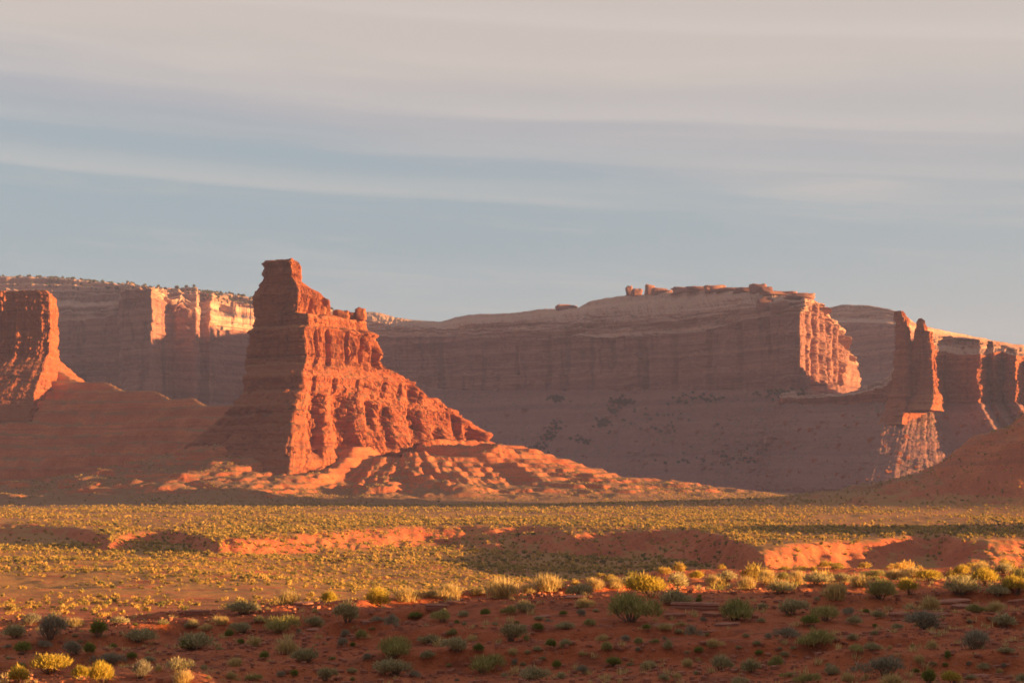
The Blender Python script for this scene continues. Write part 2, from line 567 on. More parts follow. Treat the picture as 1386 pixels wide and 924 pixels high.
BT = G[st[17]:st[30]].reshape(-1, 3)
BT = BT[BT[:, 1] < D0 + 110]
rr_ = np.random.RandomState(77)
V, Fc, o_ = [], [], 0
for k_ in range(900):
    p_ = BT[rr_.randint(len(BT))]
    s_ = .5 + 1.9 * rr_.rand() ** 4
    v, f = boulder_verts(None, s_, s_ * .8, s_ * .8, k_ % 9, 7, 5)
    V.append(v + p_); Fc.append(f + o_); o_ += len(v)
tag(mesh_from('rubble', np.concatenate(V), np.concatenate(Fc), M_butte), 'red blocks lying on the slopes of the stepped main butte', 'rubble', kind='stuff')

# open strips ------------------------------------------------------
def lin(px, table):
    return float(np.interp(px, [a for a, b in table], [b for a, b in table]))


def strip(cols, seed, nstep, coln, rng, talus_rows=60, cliff_rows=90, fl=(4, 2), cliff=(7, 1.2, 1.2), tal=(5, .6, 1.5), backd=(250, 25), topr=1.3, topst=1.0, **kw):
    """cols: (px, ysky, yrim, ybase, yfoot, drim, setback, foot_px, foot_d)"""
    L, A, R, marks = [], [], [], {}
    sky_ = np.array([P(c[0], c[1], c[5] + c[6]) for c in cols])
    rim_ = np.array([P(c[0], c[2], c[5]) for c in cols])
    base_ = np.array([P(c[0], c[3], c[5] + 3) for c in cols])
    toe_ = np.array([P(c[0], c[3] + 1.2, c[5] - 9) for c in cols])
    foot_ = np.array([P(c[7], c[4], c[8]) for c in cols])
    back = sky_.copy(); back[:, 1] += backd[0]; back[:, 2] -= backd[1]
    L.append(back); A.append((0, 0, 1)); R.append(8)
    L.append(sky_); A.append((1, .5, 1.2))
    marks['top'] = 0
    K = len(cols)
    fr = np.zeros(K)
    steps = np.sort(np.array([rng.uniform(0.05, .95) for _ in range(nstep)]))
    for s_ in steps:
        jit = np.array([rng.uniform(-.03, .03) for _ in range(K)])
        q = np.clip(s_ + jit, 0.02, 0.98)[:, None]
        p = sky_ * (1 - q) + rim_ * q
        dz = (sky_[:, 2] - rim_[:, 2]) / (nstep + 1)
        up = p.copy(); up[:, 2] += dz * .46
        dn = p.copy(); dn[:, 2] -= dz * .46; dn[:, 1] -= 1.5
        R.append(7); L.append(up); A.append((fl[0], topst, topr))
        R.append(8); L.append(dn); A.append((fl[0], topst, topr))
    R.append(10); L.append(rim_); A.append((fl[0] * 1.2, 1.0, 1.2)); marks['cliff'] = len(L) - 1
    q = .5
    mid = rim_ * (1 - q) + base_ * q
    R.append(cliff_rows // 2); L.append(mid); A.append(cliff)
    R.append(cliff_rows // 2); L.append(base_); A.append((cliff[0] * .8, cliff[1], cliff[2])); marks['talus'] = len(L) - 1
    R.append(4); L.append(toe_); A.append((tal[0] * .6, tal[1], tal[2]))
    q = .5
    m2 = base_ * (1 - q) + foot_ * q; m2[:, 2] -= 0.06 * (base_[:, 2] - foot_[:, 2])
    R.append(talus_rows); L.append(m2); A.append(tal)
    R.append(talus_rows); L.append(foot_); A.append((tal[0] * .5, tal[1] * .5, tal[2]))
    R.append(4); low = foot_.copy(); low[:, 1] -= 30; low[:, 2] -= 25; L.append(low); A.append((0, 0, .5))
    G, st = loft(np.array(L), A, R, coln, False, seed=seed, amprows=marks['talus'], **kw)
    return G, st, marks, len(L) - 1


rng = random.Random(5)
# middle mesa
cols = []
sky_t = [(440, 430), (470, 424), (490, 421), (505, 419), (535, 428), (560, 432), (597, 434), (620, 427), (650, 423), (690, 422), (735, 416), (783, 414), (800, 404), (830, 399), (870, 396), (905, 394), (950, 390), (1000, 390), (1040, 393), (1062, 398), (1085, 400)]
rim_t = [(440, 452), (600, 456), (700, 453), (850, 455), (900, 452), (960, 446), (1000, 433), (1040, 427), (1085, 422)]
pxs = [440, 470, 490, 505, 535, 560, 597, 620, 650, 690, 735, 783, 800, 830, 870, 905, 950, 1000, 1040, 1062, 1082]
for px in pxs:
    d = 2780 + (px - 440) / 645 * (2150 - 2780)
    sb = 110 + (1085 - px) * 0.4
    cols.append((px, lin(px, sky_t), lin(px, rim_t), 528, 664, d, sb, px - (1085 - px) * .05, d - float(np.interp(px, [700, 1060], [280, 165]))))
for (px, ys, yr, yb, d, sb, fp, fd) in [(1090, 400, 419, 528, 2160, 55, 1085, 2000), (1099, 402, 413, 527, 2195, 45, 1110, 2020), (1114, 409, 412, 522, 2230, 30, 1130, 2040),
                                        (1119, 424, 428, 520, 2275, 25, 1150, 2060), (1131, 434, 440, 520, 2310, 25, 1175, 2080), (1141, 447, 455, 520, 2340, 25, 1200, 2090), (1147, 470, 478, 522, 2380, 40, 1230, 2110), (1160, 490, 500, 525, 2550, 60, 1300, 2180)]:
    cols.append((px, ys, yr, yb, 650, d, sb, fp, fd))
cn = [max(8, int((cols[i + 1][0] - cols[i][0]) * 1.15)) if cols[i][0] < 1082 else 22 for i in range(len(cols) - 1)]
mesa = thing('sandstone_mesa', 'long flat-topped mesa with a shaded cliff wall and a glowing sunlit right end', 'mesa', P(830, 664, 2300))
mcuts = []
for (pa, pb, ya, yb, hw, dp, d_) in [(1094, 1096, 416, 500, 2.5, 9, 2180), (1103, 1106, 412, 526, 4, 16, 2205), (1113, 1115, 410, 526, 3, 12, 2235), (1121, 1123, 424, 526, 4, 18, 2275), (1129, 1132, 436, 526, 3, 12, 2310), (1138, 1139, 446, 526, 3.5, 14, 2340),
                                     (1040, 1042, 430, 480, 2, 7, 2195), (960, 962, 448, 500, 2.5, 8, 2270), (875, 876, 452, 528, 3, 8, 2350), (832, 833, 456, 495, 2.5, 8, 2395), (742, 743, 456, 528, 3, 9, 2485), (700, 701, 470, 528, 2.5, 7, 2525), (915, 916, 455, 528, 3, 8, 2315), (1002, 1003, 436, 528, 2.5, 8, 2230)]:
    m_ = d_ / F
    mcuts.append(((pa - CX) * m_, (pb - CX) * m_, CAMZ + (HY - ya) * m_, CAMZ + (HY - yb) * m_, hw, dp))
G, st, mk, last = strip(cols, 21, 4, cn, rng, talus_rows=75, cliff_rows=90, fl=(5, 1), topr=2.0, topst=3.6, cuts=mcuts, blk=(11.0, 6.5, 1.2), cliff=(8, 1.3, 1.3), tal=(8, .5, 1.7), sig_c=2.0, ff=0.026, sf=0.085, fine=0.3, bedh=30.0, bedjump=.3, colamp=[1] * 20 + [.7, .9, 1.4, 1.7, 1.7, 1.7, 1.7, 1.6, 1.3])
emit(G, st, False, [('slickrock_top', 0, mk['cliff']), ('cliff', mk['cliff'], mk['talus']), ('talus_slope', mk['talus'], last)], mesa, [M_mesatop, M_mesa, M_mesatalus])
mp = G.reshape(-1, 3)
mpx, mpy = CX + F * mp[:, 0] / mp[:, 1], HY - F * (mp[:, 2] - CAMZ) / mp[:, 1]
for i, (px, py, wp, hp) in enumerate([(766, 415, 26, 6), (852, 397, 9, 13), (862, 397, 14, 9), (880, 395, 14, 13), (893, 395, 20, 8), (905, 396, 10, 5),
                                      (928, 393, 34, 7), (950, 392, 40, 6), (968, 392, 28, 8), (990, 392, 40, 5), (1012, 392, 34, 6), (1026, 392, 22, 10), (1037, 392, 16, 7), (1052, 392, 44, 4),
                                      (1035, 420, 22, 16), (1056, 421, 28, 12), (1084, 404, 36, 6)]):
    d = 2150 + (1085 - px) / 645 * 630 + (75 if py < 410 else 25)
    near_ = np.abs(mpx - px) < 4
    if py < 417 and px != 1035:
        q = np.nonzero(near_)[0]; q = q[np.argmin(mpy[q])]
        py, d = mpy[q] + 2, mp[q, 1] - 3
    boulder('rim_boulder', px, py + 1, d, wp, hp, mesa, M_mesa, 20 + i)

TAL = G[st[mk['talus']]:st[last]].reshape(-1, 3)
TPX, TPY = CX + F * TAL[:, 0] / TAL[:, 1], HY - F * (TAL[:, 2] - CAMZ) / TAL[:, 1]

# far left mesa
fl_sky = [(-250, 367), (-60, 371), (0, 372), (60, 374), (100, 377), (150, 384), (180, 390), (215, 392), (250, 392), (300, 396), (345, 403), (450, 418)]
cols = []
for (px, yr, d) in [(-250, 430, 2860), (-60, 432, 2800), (60, 434, 2760), (90, 434, 2745), (118, 434, 2735), (140, 430, 2715), (158, 424, 2700), (164, 427, 2700), (167, 393, 2570), (185, 391, 2535), (206, 391, 2510),
                    (213, 398, 2550), (221, 405, 2585), (232, 412, 2600), (242, 414, 2595), (264, 424, 2580), (271, 438, 2640), (286, 433, 2630), (297, 446, 2665), (318, 446, 2690), (345, 448, 2715), (450, 452, 2760)]:
    cols.append((px, lin(px, fl_sky), yr, 545, 600, d, float(np.interp(px, [0, 200, 345, 450], [640, 620, 420, 300])), px, d - 200))
cn = [max(10, int((cols[i + 1][0] - cols[i][0]) * 1.1)) if cols[i][0] >= 0 else 50 for i in range(len(cols) - 1)]
lmesa = thing('sandstone_mesa', 'hazy distant mesa on the left with juniper dotted plateau and sheer shaded wall', 'mesa', P(150, 600, 2650))
G, st, mk, last = strip(cols, 33, 5, cn, rng, talus_rows=14, cliff_rows=130, fl=(6, 2), cliff=(7, 1.2, 1.2), tal=(4, .6, 1.5), sig_c=1.5, ff=0.032, sf=0.06, fine=0.15, bedh=40.0, bedjump=.3, blk=(11.0, 7.0, 1.3))
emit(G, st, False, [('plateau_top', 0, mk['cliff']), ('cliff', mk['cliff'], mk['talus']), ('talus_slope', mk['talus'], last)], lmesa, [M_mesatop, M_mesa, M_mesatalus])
LM_top = G[st[1]:st[mk['cliff']]]

# back mesa between the middle mesa and the spires
cols = []
for (px, ys, yr, d) in [(1060, 424, 440, 3120), (1100, 421, 438, 3060), (1115, 418, 436, 3030), (1140, 412, 436, 2990), (1175, 413, 436, 2930), (1203, 418, 437, 2880), (1222, 424, 440, 2850), (1240, 440, 452, 2870), (1300, 452, 466, 2950), (1420, 475, 485, 3050)]:
    cols.append((px, ys, yr, 505, 560, d, 130, px, d - 150))
cn = [max(14, int((cols[i + 1][0] - cols[i][0]) * 1.0)) for i in range(len(cols) - 1)]
bmesa = thing('sandstone_mesa', 'layered far mesa in the gap between the sunlit mesa end and the spires', 'mesa', P(1170, 560, 2800))
G, st, mk, last = strip(cols, 41, 3, cn, rng, talus_rows=14, cliff_rows=60, fl=(2.5, 1), cliff=(2.5, 3.2, 1.2), tal=(3, .6, 1.5), sig_c=2, ff=0.02, sf=0.06)
emit(G, st, False, [('slickrock_top', 0, mk['cliff']), ('cliff', mk['cliff'], mk['talus']), ('talus_slope', mk['talus'], last)], bmesa, [M_mesatop, M_mesa, M_mesatalus])

# right wall with its lit buttresses
cols = []
for (px, ys, yr, d) in [(1030, 541, 543, 2230), (1062, 538, 541, 2150), (1090, 534, 538, 2105), (1115, 533, 537, 2075), (1140, 531, 535, 2045), (1163, 527, 533, 2010), (1183, 520, 529, 1975), (1200, 512, 522, 1950), (1232, 474, 484, 1945), (1262, 458, 474, 1960), (1276, 454, 476, 1990), (1300, 455, 478, 1975), (1321, 458, 479, 1945), (1327, 459, 480, 1940), (1338, 461, 480, 1985),
                        (1346, 462, 476, 1960), (1358, 466, 476, 1990), (1368, 469, 480, 1955), (1378, 472, 480, 1935), (1386, 475, 484, 1985), (1420, 480, 488, 1960), (1480, 485, 494, 1930), (1520, 490, 500, 1990)]:
    cols.append((px, ys, yr, 546, 662, d, float(np.interp(px, [1140, 1232], [14, 60])), px + float(np.interp(px, [1232, 1262, 1300, 1400], [-25, 12, 62, 110])), d - float(np.interp(px, [1030, 1090, 1200], [120, 215, 260]))))
cn = [max(14, int((cols[i + 1][0] - cols[i][0]) * 1.3)) for i in range(len(cols) - 1)]
rwall = thing('rock_wall', 'buttressed red rock wall right of the spires with sunlit rubble below it', 'rock formation', P(1300, 662, 1720))
G, st, mk, last = strip(cols, 52, 3, cn, rng, talus_rows=70, cliff_rows=70, fl=(5, 2), cliff=(7, 1.2, 1.3), tal=(2.6, .7, 1.5), sig_c=1.5, ff=0.06, backd=(250, 46), blk=(6.0, 4.5, 1.3))
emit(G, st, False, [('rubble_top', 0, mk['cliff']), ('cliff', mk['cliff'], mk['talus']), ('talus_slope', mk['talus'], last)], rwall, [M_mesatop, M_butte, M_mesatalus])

RT = G[st[mk['talus']]:st[last]].reshape(-1, 3)
V, Fc, o_ = [], [], 0
for k_ in range(420):
    p_ = RT[rr_.randint(len(RT))]
    s_ = .8 + 3.2 * rr_.rand() ** 4
    v, f = boulder_verts(None, s_, s_ * .8, s_ * .8, k_ % 9, 7, 5)
    V.append(v + p_); Fc.append(f + o_); o_ += len(v)
tag(mesh_from('rubble', np.concatenate(V), np.concatenate(Fc), M_butte), 'fallen blocks on the sunlit slope below the spires and rock wall', 'rubble', kind='stuff')

sp = thing('rock_spire', 'slim dark spire standing left of the stouter pointed spire', 'spire', P(1220, 545, 1905))
G, st = ring([(421, 1212.5, 1219, 1222, -4, 2, .6, .6, .6), (428, 1212, 1221, 1226, -5, 4, 1, .7, .7), (430, 1211.5, 1223, 1229, -6, 5, 1.2, .7, .7), (459, 1211.5, 1225, 1233, -7, 6, 1.6, .9, .8),
              (462, 1211, 1226, 1236, -9, 8, 2, .9, .8), (493, 1210.5, 1228, 1240, -11, 9, 2, .9, .8), (520, 1207, 1226, 1243, -13, 11, 2.4, .9, 1), (552, 1198, 1224, 1252, -22, 16, 2.4, .8, 1.2), (575, 1188, 1222, 1262, -34, 22, 2, .5, 1)], 1905, 61, cols=(24, 24, 30, 30, 20, 20), sig_c=1.0, sig_r=.4, ff=0.09, bedh=9.0, bedjump=.6, blk=(4.0, 4.0, 1.3))
emit(G, st, True, [('pinnacle', 0, 4), ('pedestal', 4, 9)], sp, [M_butte, M_butte])
sp = thing('rock_spire', 'stout pointed spire with a squared shoulder right of the slim dark spire', 'spire', P(1252, 545, 1900))
G, st = ring([(431, 1244, 1247, 1249, -3, 1, .6, .6, .6), (434, 1242, 1249, 1252, -4, 1.5, .8, .6, .6), (440, 1240, 1250, 1253, -7, 2, 1, .6, .6), (448, 1239, 1251, 1255, -8, 2, 1, .6, .6), (449.5, 1238, 1258, 1263, -11, 4, 1.5, .8, .7), (485, 1234, 1261, 1266, -13, 5, 2.4, .9, .8),
              (524, 1227, 1264, 1270, -16, 7, 2.6, .9, .8), (540, 1218, 1264, 1276, -22, 8, 3, .8, 1), (556, 1204, 1258, 1280, -34, 12, 3, .7, 1.3), (590, 1185, 1250, 1288, -52, 20, 3, .6, 1.2)], 1900, 62, cols=(30, 34, 30, 30, 24, 24), sig_c=1.0, sig_r=.4, ff=0.08, bedh=9.0, bedjump=.6, blk=(4.0, 4.0, 1.3))
emit(G, st, True, [('pinnacle', 0, 5), ('pedestal', 5, 9)], sp, [M_butte, M_butte])

# left butte at the frame edge
lb = thing('sandstone_butte', 'blocky shaded butte at the left frame edge with a thin sunlit right side', 'butte', P(10, 560, 1700))
G, st = ring([(399, -58, 60, 66, -45, 0, 2, .8, 1.2), (404, -62, 67, 73, -48, 2, 6, .8, 1.0), (440, -64, 69, 75, -50, 3, 8, .8, 1.0), (480, -64, 69, 75, -50, 3, 8, .8, 1.0), (488, -66, 67, 79, -52, 8, 8, 1, 1.2),
              (496, -72, 60, 92, -60, 20, 3, .8, 1.4), (512, -90, 56, 112, -72, 34, 2.5, .8, 1.6), (530, -110, 50, 135, -85, 45, 2.5, .7, 1.6), (575, -150, 40, 170, -120, 60, 3, .4, 1.5)],
             1700, 73, cols=(60, 150, 60, 60, 50, 50), sig_c=1.2, ff=0.045, kl=.3, colamp=(1, 1.1, .6, .4, .4, 1), bedh=60, bedjump=.2)
emit(G, st, True, [('cliff', 0, 5), ('talus_slope', 5, 9)], lb, [M_butte, M_talus])


# ------------------------------------------------------------------ ground
US = [-900, 0, 250, 500, 700, 900, 1100, 1386, 2300]
GT = {
    1:   [17.0] * 9,
    12:  [15.9, 16, 16, 16, 16, 16, 16, 16, 16.5],
    26:  [13.9, 14.2, 14.4, 14.5, 14.6, 14.7, 14.7, 14.8, 15.5],
    38:  [13.2, 13.6, 13.8, 14.0, 14.1, 14.2, 14.2, 14.3, 15.2],
    50:  [13.0, 13.55, 13.9, 14.1, 14.25, 14.35, 14.4, 14.5, 15.5],
    63:  [13.0, 13.75, 14.08, 14.4, 14.68, 14.86, 14.9, 14.92, 15.6],
    66:  [12.6, 13.4, 13.85, 14.2, 14.5, 14.75, 14.8, 14.8, 15.5],
    74:  [11.5, 12.0, 12.6, 12.8, 13.2, 13.7, 14.0, 14.1, 14.6],
    95:  [8.5, 9.0, 9.5, 10.6, 12.4, 13.1, 13.4, 13.6, 14.0],
    130: [5, 5.5, 6, 7.5, 11.0, 12.05, 12.2, 12.3, 12.6],
    170: [2.5, 3, 3.2, 4.5, 7.0, 8.5, 9.2, 9.5, 9.5],
    230: [.6, .7, .8, 1.0, 1.8, 2.0, 2.2, 2.5, 3],
    290: [0] * 9,
    400: [-1.2, -1.4, -1.6, -4.5, -7, -7.2, -6.0, -5.5, -4],
    520: [-2.2, -2.6, -2.8, -5.6, -7.6, -7.8, -6.8, -6.2, -5],
    700: [-2.5, -3.4, -3.4, -5.2, -7.2, -7.8, -6.6, -6.2, -5],
    9000: [-2.5, -3, -3, -4.2, -5.2, -5.8, -6.0, -6.2, -5]}
GD = sorted(GT)
GZ = np.array([GT[d] for d in GD], float)
SC_U = [-900, 0, 60, 105, 135, 150, 200, 225, 250, 278, 300, 420, 500, 560, 620, 700, 850, 930, 975, 1000, 1025, 1150, 1255, 1272, 1290, 1330, 1386, 2300]
SC_D = [720, 710, 690, 650, 585, 565, 620, 640, 610, 545, 545, 595, 630, 655, 668, 672, 662, 640, 585, 515, 482, 525, 570, 568, 535, 520, 530, 560]

_u = np.arange(-900, 2301)
_d = np.interp(_u, SC_U, SC_D)
_g = np.exp(-.5 * (np.arange(-40, 41) / 11.0) ** 2)
SC_S = np.convolve(np.pad(_d, 40, 'edge'), _g / _g.sum(), 'valid')

CREST = [(-150, 478, 1720), (60, 500, 1690), (120, 516, 1650), (195, 530, 1590), (280, 545, 1510), (335, 556, 1450)]
CR = np.array([P(*c) for c in CREST])
HILL_X = [-150, 20, 139, 195, 223, 235, 259, 277, 330, 420, 600, 900, 1300]
HILL_Z = [0, 1.0, 5.0, 12.0, 20, 26, 44, 54, 70, 76, 66, 50, 30]
OCC_Y = [10, 26, 30, 33, 36, 39.5, 44, 51, 54, 60, 68, 78, 100, 130]
OCC_Z = [15, 16.3, 17.0, 17.6, 18.0, 18.5, 19.2, 18.0, 17.5, 16.5, 15.6, 14.8, 13.0, 9]


def interp_rows(D, U):
    U = np.clip(U, US[0], US[-1])
    zr = np.stack([np.interp(U.ravel(), US, GZ[i]) for i in range(len(GD))])          # [nD, n]
    Df = np.clip(D.ravel(), GD[0], GD[-1] - 1)
    i = np.clip(np.searchsorted(GD, Df, 'right') - 1, 0, len(GD) - 2)
    g = np.array(GD, float)
    tt = (Df - g[i]) / (g[i + 1] - g[i])
    n = np.arange(len(Df))
    return (zr[i, n] * (1 - tt) + zr[i + 1, n] * tt).reshape(D.shape)


def seg_dist(x, y, pts):
    best = np.full(x.shape, 1e9); zz = np.zeros(x.shape)
    for a, b in zip(pts[:-1], pts[1:]):
        ab = b[:2] - a[:2]
        q = np.clip(((x - a[0]) * ab[0] + (y - a[1]) * ab[1]) / (ab @ ab), 0, 1)
        d = np.hypot(x - a[0] - q * ab[0], y - a[1] - q * ab[1])
        m = d < best
        best = np.where(m, d, best)
        zz = np.where(m, a[2] + q * (b[2] - a[2]), zz)
    return best, zz


def ground_z(x, y, detail=True):
    x = np.asarray(x, float); y = np.asarray(y, float)
    D = np.maximum(y, 1.0)
    U = CX + F * x / D
    z = interp_rows(D, U)
    # terrace above the wash and its scarp
    wob = 22 * fbm(x * 0.02, y * 0.02, 0.3, 4, 101, 0.55) + 9 * (billow(x * 0.055, y * 0.055, 0.7, 3, 105) - .35)
    ds = np.interp(np.clip(U, -900, 2300), _u, SC_S) + wob
    k = sstep(-24, 24, D - ds + 5 * fbm(x * .09, y * .09, .15, 3, 107))
    bank = 4 * k * (1 - k)
    top = 0.35 * fbm(x * 0.02, y * 0.012, 0.9, 3, 111) + 0.25
    z = np.where(D > 300, z * (1 - k) + top * k - bank * (1.5 * (.4 - billow(x * .16, y * .05, .2, 3, 113)) + .4 * perlin(x * .3, y * .3, .5, 117)), z)
    mid = sstep(240, 330, D) * (1 - sstep(1500, 2200, D))
    z = z + mid * ((1.7 * perlin(x * 0.016, y * 0.022, 0.1, 119) * sstep(0.5, 0, k) + 0.5 * fbm(x * 0.025, y * 0.015, 0.1, 4, 121)) + 0.3 * fbm(x * .12, y * .07, .4, 3, 125))
    # apron of the main butte
    e = np.sqrt(((x + 78) / 100) ** 2 + ((y - 1400) / 78) ** 2) + 1e-6
    r = np.maximum(0, (e - 1)) * 88
    side = sstep(-60, 60, x)
    th = np.arctan2(x + 78, 1400 - y)
    apr = np.interp(r, [0, 8, 51, 106, 145, 200], [31, 27, 15.0, 8.0, 3.0, -1])
    apf_ = np.interp(r, [0, 14, 40, 80, 140, 200], [33, 26, 17, 9.5, 3.5, -1])
    lf = sstep(-100, -185, x)
    apf_ = apf_ * (1 - lf) + lf * np.interp(r, [0, 40, 100, 170, 260], [36, 29, 17, 6, -1])
    ap = apr * side + apf_ * (1 - side)
    ap = ap * (1 + .38 * fbm(th * 2.6, r * .004, .6, 3, 139) * (1 - .75 * side))
    mk = sstep(0, 6, ap) * sstep(1090, 1180, y)
    md = billow(x * 0.020, y * 0.018, 0.2, 3, 131, .4) - .3
    spur = billow(th * 5.5 + .4 * perlin(x * .02, y * .02, .3, 132), r * .006, .4, 3, 133, .55) - .35
    ap = ap + mk * ((6.0 * spur * (1 - sstep(60, 170, r)) + 3.2 * md) + 1.1 * fbm(x * .09, y * .09, .2, 4, 135, .6))
    ap = ap + mk * 0.5 * np.sin(ap / 3.4 * 2 * np.pi + 2.5 * perlin(x * .02, y * .02, .4, 137)) * sstep(2, 8, ap)
    # badland mounds left of the apron
    ml = np.exp(-(((y - 1230) / 85) ** 2)) * sstep(60, -60, x)
    ap = ap + ml * np.maximum(0, 9 * (billow(x * 0.017, y * 0.02, .9, 3, 141) - .28))
    # ridge from the left butte to the main butte
    d, cz = seg_dist(x, y, CR)
    rd = cz - 0.34 * d * (1 + 0.25 * perlin(x * .012, y * .012, .2, 151)) - 10 * np.clip(d / 120, 0, 1) + 9 * (billow(x * .02, y * .02, .3, 4, 152) - .3) * sstep(0, 40, d)
    ph = rd / 9.0 + .5 * perlin(x * .01, y * .01, .5, 155)
    rd = rd + 2.0 * np.sin(ph * 2 * np.pi) * sstep(4, 20, rd)
    far = np.maximum(ap, rd)
    z = np.where(D > 1000, np.maximum(z, far), z)
    # dark hill on the right
    hz = np.interp(x, HILL_X, HILL_Z)
    hz = hz * np.exp(-np.abs((y - (1062 - 0.10 * (x - 277))) / (62 + 0.05 * hz)) ** 2.2)
    hz = hz * (1 + .12 * fbm(x * .015, y * .015, .7, 4, 161)) + sstep(2, 14, hz) * (3.0 * fbm(x * .05, y * .05, .7, 4, 165) + 3.0 * (billow(x * .03, y * .03, .2, 3, 167) - .3))
    z = np.maximum(z, hz) if hz.ndim == 0 else np.where(hz > 0.3, np.maximum(z, hz), z)
    # low knolls out of frame on the right that shade the wash and the near slope
    z = z + 17 * np.exp(-((x - 275) / 60) ** 2) * np.exp(-((y - 600) / 75) ** 4)
    oz = np.interp(y, OCC_Y, OCC_Z)
    oc = np.exp(-((x - 46) / 13) ** 4) * sstep(12, 26, y) * (1 - sstep(85, 130, y))
    z = z * (1 - oc) + np.maximum(z, oz + 0.15 * perlin(x * .2, y * .4, .1, 171)) * oc
    # near detail: rills, low ledges and lumps
    if detail:
        nr = 1 - sstep(90, 220, D)
        z = z + nr * (0.14 * fbm(x * .22, y * .22, .3, 4, 181) + 0.055 * fbm(x * 1.2, y * 1.2, .3, 4, 185, .6))
        lg = perlin(x * .10 + .3 * perlin(x * .5, y * .5, .2, 191), y * .33, .6, 192)
        z = z + nr * 0.20 * np.tanh(10 * lg) * sstep(36, 44, D)
    return z


def ray_hit(px, py, d0=30.0, d1=2500.0):
    """where the sight line of a photo pixel meets the ground"""
    ds = d0 * (d1 / d0) ** np.linspace(0, 1, 2400)
    x = (px - CX) * ds / F
    zr = CAMZ + (HY - py) * ds / F
    g = ground_z(x, ds)
    i = np.argmax(zr <= g)
    return float(x[i]), float(ds[i]), float(g[i])


def radii():
    segs = [(1.5, 34, 40), (34, 72, 300), (72, 160, 110), (160, 280, 50), (280, 760, 400), (760, 1180, 150), (1180, 1500, 170), (1500, 2000, 80), (2000, 4500, 40)]
    r = []
    for a, b, n in segs:
        r += list(a * (b / a) ** (np.arange(n) / n))
    return np.array(r + [4500.0])


azs = np.concatenate([np.linspace(-88, -17, 90)[:-1], np.linspace(-17, 17, 820)[:-1], np.linspace(17, 30, 70)[:-1], np.linspace(30, 88, 160)])
R_, A_ = np.meshgrid(radii()[::-1], np.radians(azs), indexing='ij')
gx, gy = R_ * np.sin(A_), R_ * np.cos(A_)
gz = ground_z(gx, gy)

m, t = new_mat('desert_soil')
g = t.add('ShaderNodeNewGeometry')
pos = g.outputs['Position']
s = t.add('ShaderNodeSeparateXYZ'); t.link(pos, s.inputs[0])
sn = t.add('ShaderNodeSeparateXYZ'); t.link(g.outputs['Normal'], sn.inputs[0])
big = t.noise(pos, 0.05, 4)
mid_ = t.noise(pos, 0.9, 5, 0.65)
fin = t.noise(pos, 6.0, 5, 0.7)
c = t.mix(t.ramp(big, .35, .65), (0.44, 0.104, 0.036), (0.54, 0.150, 0.052))
c = t.mix(t.math('MULTIPLY', t.ramp(mid_, .48, .66), .65), c, (0.17, 0.045, 0.024))
c = t.mix(t.math('MULTIPLY', t.ramp(fin, .54, .68), .75), c, (0.42, 0.17, 0.10))
c = t.mix(t.math('MULTIPLY', t.ramp(fin, .48, .3), .5), c, (0.14, 0.045, 0.028))
flat = t.ramp(sn.outputs[2], .93, .995)
veg = t.math('MULTIPLY', t.math('MULTIPLY', flat, t.ramp(s.outputs[1], 230, 330)), t.ramp(t.noise(pos, .10, 4, .6), .32, .50))
c = t.mix(t.math('MULTIPLY', veg, .8), c, (0.33, 0.175, 0.048))
apf = t.math('MULTIPLY', t.ramp(s.outputs[1], 1000, 1100), t.ramp(t.math('ADD', sn.outputs[2], t.math('MULTIPLY', t.math('SUBTRACT', t.noise(pos, .12, 4, .6), .5), .12)), .84, .96))
c = t.mix(t.math('MULTIPLY', apf, .85), c, (0.23, 0.115, 0.05))
zb = t.noise(t.xyz(t.math('MULTIPLY', s.outputs[0], .004), 0.0, t.math('ADD', s.outputs[2], t.math('MULTIPLY', big, 5.0))), .33, 4, .7)
bedf = t.math('MULTIPLY', t.math('MULTIPLY', t.ramp(s.outputs[1], 930, 1000), t.ramp(s.outputs[2], 8, 22)), t.ramp(zb, .47, .60))
c = t.mix(t.math('MULTIPLY', bedf, .32), c, (0.15, 0.05, 0.032))
hb = t.math('ADD', t.math('MULTIPLY', mid_, 0.5), t.math('MULTIPLY', fin, 0.12))
finish(t, c, 0.95, hb, 1.0, 0.8)
M_soil = m
ground = mesh_from('ground', np.stack([gx, gy, gz], -1).reshape(-1, 3), grid_faces(*gx.shape), M_soil, True)
tag(ground, 'red desert ground with washes, terraces and low mounds', 'ground', kind='structure')


# ------------------------------------------------------------------ plants
def leaf_mat(name, c1, c2, c3, trans=0.35):
    """c1, c2: per-plant variation; c3: tips (by height in the plant)"""
    m, t = new_mat(name)
    oi = t.add('ShaderNodeObjectInfo')
    g = t.add('ShaderNodeNewGeometry')
    ri = g.outputs['Random Per Island']
    c = t.mix(oi.outputs['Random'], c1, c2)
    c = t.mix(t.math('MULTIPLY', t.ramp(ri, .55, 1.0), .85), c, c3)
    hv = t.add('ShaderNodeHueSaturation')
    hv.inputs['Value'].default_value = 1.0
    t.link(t.math('ADD', t.math('MULTIPLY', t.math('FRACT', t.math('MULTIPLY', ri, 17.3)), .7), .62), hv.inputs['Value'])
    t.link(c, hv.inputs['Color'])
    d = t.add('ShaderNodeBsdfDiffuse'); t.link(hv.outputs[0], d.inputs[0])
    tr = t.add('ShaderNodeBsdfTranslucent'); t.link(hv.outputs[0], tr.inputs[0])
    mx = t.add('ShaderNodeMixShader'); mx.inputs[0].default_value = trans
    t.link(d.outputs[0], mx.inputs[1]); t.link(tr.outputs[0], mx.inputs[2])
    o = t.add('ShaderNodeOutputMaterial'); t.link(mx.outputs[0], o.inputs[0])
    return m


